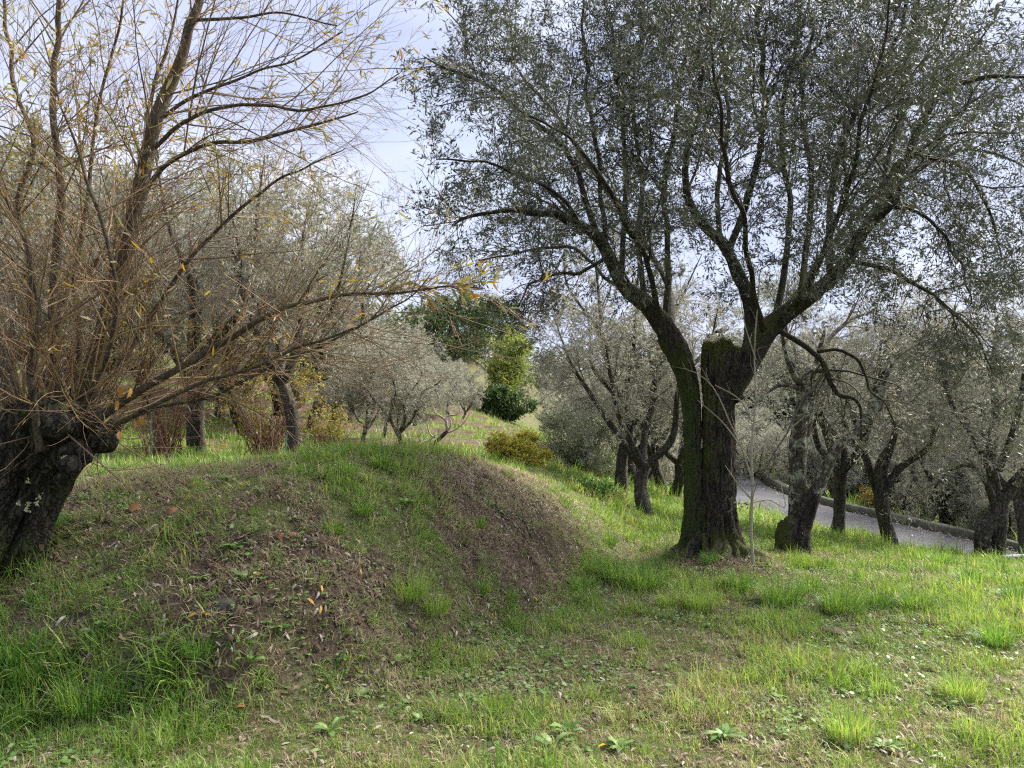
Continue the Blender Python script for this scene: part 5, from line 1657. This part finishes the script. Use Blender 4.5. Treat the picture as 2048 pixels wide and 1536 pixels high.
# small round-leaved ground cover
x, y = scatter(2.4, 9, 1100)
n = fbm(x * 1.3, y * 1.3, 0, 71, 4)
k = (rng.random(len(x)) < .03 + .8 * sst(.48, .66, n)) & off_road(x, y)
x, y = x[k], y[k]
pos = np.stack([x, y, h(x, y) + rng.uniform(.004, .03, len(x))], -1)
a = rng.uniform(0, 6.28, len(x))
d = nrm(np.stack([np.cos(a), np.sin(a), rng.uniform(-.1, .5, len(x))], -1))
def flatleaf(pos, d, ln, wd, rnd, curl=.15):
    s = nrm(np.cross(d, np.array([0, 0, 1.0])) + rng.normal(size=d.shape) * .25)
    n_ = nrm(np.cross(s, d))
    l, w = ln[:, None], wd[:, None] * .5
    c = curl * l
    V = np.stack([pos, pos + d * l * .35 + s * w + n_ * c * .4, pos + d * l * .35 - s * w + n_ * c * .4, pos + d * l * .75 + s * w * .8 + n_ * c * .3, pos + d * l * .75 - s * w * .8 + n_ * c * .3, pos + d * l - n_ * c * .3], 1)
    k = np.arange(len(pos))[:, None] * 6
    F = [np.concatenate([np.concatenate([k, k + 1, k + 2], 1), np.concatenate([k + 3, k + 5, k + 4], 1)]), np.concatenate([k + 1, k + 3, k + 4, k + 2], 1)]
    return V.reshape(-1, 3), F, {'rnd': np.repeat(rnd, 6)}
ln = rng.uniform(.014, .042, len(x))
o = obj('ground_cover', mk('ground_cover', *flat(flatleaf(pos, d, ln, ln * rng.uniform(.5, .9, len(x)), rng.random(len(x))), M_weed)), kind='stuff')
o['label'] = 'low round-leaved weeds creeping between the grass'
o['category'] = 'ground cover'

# fallen leaves: the mass of small ones
x, y = scatter(2.4, 10, 900)
k = (rng.random(len(x)) < .25 + .75 * (1 - lawn(x, y))) & off_road(x, y)
x, y = x[k], y[k]
def litter_at(x, y, ln, wdr, rnd, lift=.012):
    a = rng.uniform(0, 6.28, len(x))
    e = .02
    gx = (h(x + e, y) - h(x - e, y)) / (2 * e)
    gy = (h(x, y + e) - h(x, y - e)) / (2 * e)
    d = np.stack([np.cos(a), np.sin(a), gx * np.cos(a) + gy * np.sin(a) + rng.normal(size=len(x)) * .18], -1)
    pos = np.stack([x, y, h(x, y) + rng.uniform(.004, lift, len(x))], -1)
    return flatleaf(pos, nrm(d), ln, ln * wdr, rnd, .25)
tr_ = rng.uniform(3, 6, 2600)
i_ = tr_.astype(int)
cx = ROAD[i_] + (ROAD[i_ + 1] - ROAD[i_]) * (tr_ - i_)[:, None]
tv = nrm(ROAD[i_ + 1, :2] - ROAD[i_, :2])
of = np.where(rng.random(2600) < .75, np.sign(rng.random(2600) - .4) * rng.normal(1.25, .18, 2600), rng.uniform(-1.3, 1.3, 2600))
rx_, ry_ = cx[:, 0] + tv[:, 1] * of, cx[:, 1] - tv[:, 0] * of
lit1 = litter_at(x, y, rng.uniform(.02, .06, len(x)), .26, rng.random(len(x)) * .94)
lit2 = litter_at(rx_, ry_, rng.uniform(.04, .09, 2600), .4, rng.random(2600) * .98, .06)
lit2[0][:, 2] += .045
o = obj('leaf_litter', mk('leaf_litter', *flat(join([lit1, lit2]), M_litter)), kind='stuff')
o['label'] = 'small dry leaves strewn over the bare earth of the bank'
o['category'] = 'leaf litter'

# the larger fallen leaves, each a thing of its own
def one_leaf(rv, l, w, curl):
    pos = np.array([[-l / 2, 0, .006]])
    V, F, A = flatleaf(pos, np.array([[1.0, 0, .05]]), np.array([l]), np.array([w]), np.array([rv]), curl)
    return mk('fallen_leaf', V, F, M_litter, A)
KL = {'pale': [one_leaf(.80, .065, .015, .3), one_leaf(.74, .055, .014, -.3), one_leaf(.85, .07, .016, .5)], 'brown': [one_leaf(.35, .065, .017, .4), one_leaf(.55, .075, .016, -.3)],
      'yellow': [one_leaf(.962, .06, .017, .3), one_leaf(.95, .05, .018, -.2)], 'russet': [one_leaf(1.0, .075, .05, .5)]}
LBL = {'pale': 'narrow pale grey fallen leaf lying on the earth', 'brown': 'narrow dull brown fallen leaf lying on the earth', 'yellow': 'small bright yellow fallen leaf on the ground', 'russet': 'broad russet brown fallen leaf on the bank'}
def drop(kind, px, py):
    c = gnd(px, py)
    e = .03
    gx = float(h(c[0] + e, c[1]) - h(c[0] - e, c[1])) / (2 * e)
    gy = float(h(c[0], c[1] + e) - h(c[0], c[1] - e)) / (2 * e)
    me = KL[kind][int(rng.integers(len(KL[kind])))]
    o = thing('fallen_leaf', LBL[kind], 'leaf', (c[0], c[1], float(h(c[0], c[1])) + .016), 0, float(rng.uniform(.85, 1.25)), kind + ' fallen leaves', me)
    nrm_ = Vector((-gx, -gy, 1)).normalized()
    q = nrm_.to_track_quat('Z', 'Y')
    from mathutils import Quaternion
    o.rotation_euler = (q @ Quaternion((0, 0, 1), float(rng.uniform(0, 6.28)))).to_euler()
for k in range(46):
    drop('pale', rng.uniform(120, 1150), rng.uniform(990, 1480))
for k in range(34):
    drop('brown', rng.uniform(200, 1200), rng.uniform(1000, 1500))
for px, py in [(512, 1158), (642, 1190), (620, 1210), (640, 1226), (640, 1370), (655, 1385), (722, 1152), (770, 1180), (385, 1242), (412, 1240), (250, 1470), (930, 1142), (855, 1022), (1205, 1505), (1055, 1470), (1070, 1205), (1180, 1278), (245, 1295)]:
    drop('yellow', px, py)
for px, py in [(268, 1025), (350, 1020), (345, 1030), (480, 1425), (562, 1080), (585, 1078), (110, 1340)]:
    drop('russet', px, py)

# rosette weeds
def rosette(seed, n=11, l=.06, w=.45, tilt=(.1, .7)):
    global rng
    kr = rng
    rng = np.random.default_rng(seed)
    a = np.arange(n) * 2.4 + rng.normal(size=n) * .3
    d = nrm(np.stack([np.cos(a), np.sin(a), rng.uniform(tilt[0], tilt[1], n)], -1))
    pos = d * np.array([[.006, .006, .0]]) + [0, 0, .004]
    ln = l * rng.uniform(.55, 1.15, n)
    out = mk('weed_rosette', *flat(flatleaf(pos, d, ln, ln * w, rng.uniform(.2, 1, n), .35), M_weed))
    rng = kr
    return out
KR = [rosette(1), rosette(2, 14, .075, .35), rosette(3, 9, .055, .6, (.3, 1.0)), rosette(4, 16, .05, .5), rosette(5, 8, .09, .4, (.2, .8))]
spots = [(810, 1012, 1, 'leafy green rosette near the top of the bank, above the bare patch'), (985, 1015, 1, 'leafy rosette on the right shoulder of the bank'), (405, 1075, 2, 'pale green weed in the left upper part of the bank'),
         (470, 1105, 1, 'broad weed beside the dark stone, upper left'), (490, 1165, 4, 'pale spoon-leaved weed just right of the dark stone'), (400, 1160, 0, 'weed clump left of the dark stone'), (500, 1330, 4, 'broad rounded weed in the lower middle of the bank'),
         (660, 1470, 4, 'large broad-leaved weed at the bottom left of centre'), (310, 1480, 1, 'star-shaped weed on bare soil near the bottom left'), (840, 1310, 2, 'upright pale-leaved weed on the bare lower bank'),
         (785, 1330, 0, 'bright weed left of the upright pale one'), (1135, 1470, 4, 'big crinkled leaf weed at the bottom centre'), (1105, 1500, 4, 'dark broad weed at the very bottom centre'), (1040, 1290, 3, 'weed amid straw at the right foot of the bank'),
         (220, 1265, 2, 'bushy pale weed in the shade at left'), (285, 1325, 3, 'bright little weed left of the grass tuft'), (560, 1270, 3, 'low weed beside bare soil in the mid bank'), (680, 1330, 0, 'small weed on the lower bank slope'),
         (720, 1400, 1, 'weed at the foot of the bank, left of centre'), (1240, 1500, 0, 'weed at the bottom right of centre'), (1380, 1420, 3, 'weed in the thin grass right of centre'), (1450, 1480, 1, 'weed in the bottom right lawn'),
         (1290, 1440, 2, 'pale weed in the thin lawn'), (600, 1045, 3, 'weed on the upper bank left of the grass tuft'), (890, 960, 0, 'weed just below the crest of the mound'), (520, 985, 3, 'weed under the crest, left part'),
         (450, 965, 1, 'weed on the crest nearest the willow trunk'), (620, 1130, 2, 'small pale weed in the dry mid bank'), (1500, 1395, 0, 'weed in the sunny lawn right'), (1900, 1420, 3, 'weed at the right lawn edge'),
         (1770, 1500, 1, 'weed at the bottom right corner region'), (955, 1400, 0, 'weed at the right end of the bare foot of the bank'), (845, 1445, 3, 'weed between two straw patches at bottom'), (150, 1440, 2, 'weed in the long grass at bottom left')]
for px, py, kd, lb in spots:
    c = gnd(px, py)
    thing('weed_rosette', lb, 'weed', (c[0], c[1], float(h(c[0], c[1]))), float(rng.uniform(0, 6.28)), float(rng.uniform(.9, 1.4)), 'weeds on the bank and lawn', KR[kd])

# tussocks of long grass
def tussock(seed, n=380, l=.26, r=.11, w=.0055, spread=1.0, rn=(0, .9)):
    global rng
    kr = rng
    rng = np.random.default_rng(seed)
    a = rng.uniform(0, 6.28, n)
    q = r * np.sqrt(rng.random(n))
    x, y = q * np.cos(a), q * np.sin(a)
    L = l * rng.uniform(.45, 1.1, n)
    lean = np.clip(rng.uniform(.15, .95, n) * spread, 0, .97)
    V, F, A = blades(x, y, L, w * rng.uniform(.7, 1.2, n), np.clip(rng.uniform(rn[0], rn[1], n), 0, 1), lean, 2, z=np.zeros(n), dirs=a + rng.normal(size=n) * .5)
    rng = kr
    return mk('grass_tussock', V, F, M_tussock, A)
KT = [tussock(1), tussock(2, 460, .32, .15), tussock(3, 240, .17, .07, .0045), tussock(4, 330, .22, .12, .005, .7, (.45, 1.0)), tussock(5, 340, .22, .11, .005, 1.0, (0, .45))]
tus = [(820, 1195, 3, 1.0, 'bright yellow-green grass tuft on the lower right of the bank'), (868, 1225, 3, .8, 'small bright tuft just right of the brightest one'), (1195, 1150, 1, .95, 'long drooping tussock at the hollow left of the old tree'),
       (1240, 1165, 1, .9, 'wide tussock in the hollow nearest the old tree'), (1290, 1180, 1, 1.0, 'dense tussock right of the hollow in front of the old tree'), (1160, 1185, 0, .85, 'tussock at the right foot of the bank'), (1215, 1090, 0, .8, 'tussock up the hollow behind the others'),
       (1420, 1125, 4, .8, 'dark tussock right at the foot of the old trunk'), (1480, 1180, 0, 1.0, 'tall tussock in front of the old tree, right side'), (1400, 1220, 3, 1.0, 'yellowish tussock in front of the old tree'), (1340, 1215, 3, .9, 'pale tussock front left of the old tree'),
       (1560, 1210, 1, .95, 'big blue-green tussock front right of the old tree'), (1620, 1190, 0, .9, 'tussock below the lichen olive'), (1680, 1225, 1, .9, 'tussock right of the earth clod'), (1760, 1215, 4, .9, 'dark tussock in the mid right meadow'),
       (1830, 1220, 0, .8, 'tussock in the right meadow'), (1940, 1165, 4, .9, 'tussock below the double trunk'), (2035, 1200, 4, 1.0, 'dark tussock at the right picture edge'), (1880, 1130, 0, .8, 'tussock at the road edge left of the double trunk'),
       (60, 1370, 4, 1.1, 'dense dark tussock at the left picture edge'), (25, 1330, 4, 1.1, 'tall dark tussock leaning out at far left'), (170, 1420, 1, .75, 'arching tussock in the lower left foreground'), (235, 1400, 4, .8, 'tussock right of the arching one at lower left'),
       (395, 1310, 4, .75, 'spiky tuft alone on the shaded bank'), (335, 1345, 2, .9, 'small tuft left of the spiky one'), (725, 1030, 2, .85, 'grass tuft high on the middle of the bank'), (665, 1065, 2, .8, 'grass tuft left below the high middle one'),
       (955, 1055, 2, .9, 'fan of thin grass on the right of the bank'), (1700, 1480, 3, .9, 'yellow tussock in the bottom right lawn'), (1925, 1400, 3, .9, 'straw-green tussock at the right lawn edge'), (690, 950, 2, 1.0, 'tuft on the skyline of the mound, left of centre'),
       (760, 935, 2, 1.1, 'taller tuft on the mound skyline at centre'), (100, 1060, 4, .8, 'blue-green tuft beside the willow trunk'), (60, 1120, 4, .8, 'tuft at the foot of the willow trunk'), (1990, 1290, 0, .8, 'lone tuft in the right lawn'),
       (960, 1185, 2, .9, 'dark green tuft right of the bright tuft'), (1020, 1200, 2, .8, 'low tuft at the right end of the bank foot'), (1130, 1235, 2, .9, 'small tuft in the lawn below the hollow')]
for px, py, kd, sc_, lb in tus:
    c = gnd(px, py)
    thing('grass_tussock', lb, 'grass tuft', (c[0], c[1], float(h(c[0], c[1])) - .01), float(rng.uniform(0, 6.28)), sc_, 'tufts of longer grass', KT[kd])
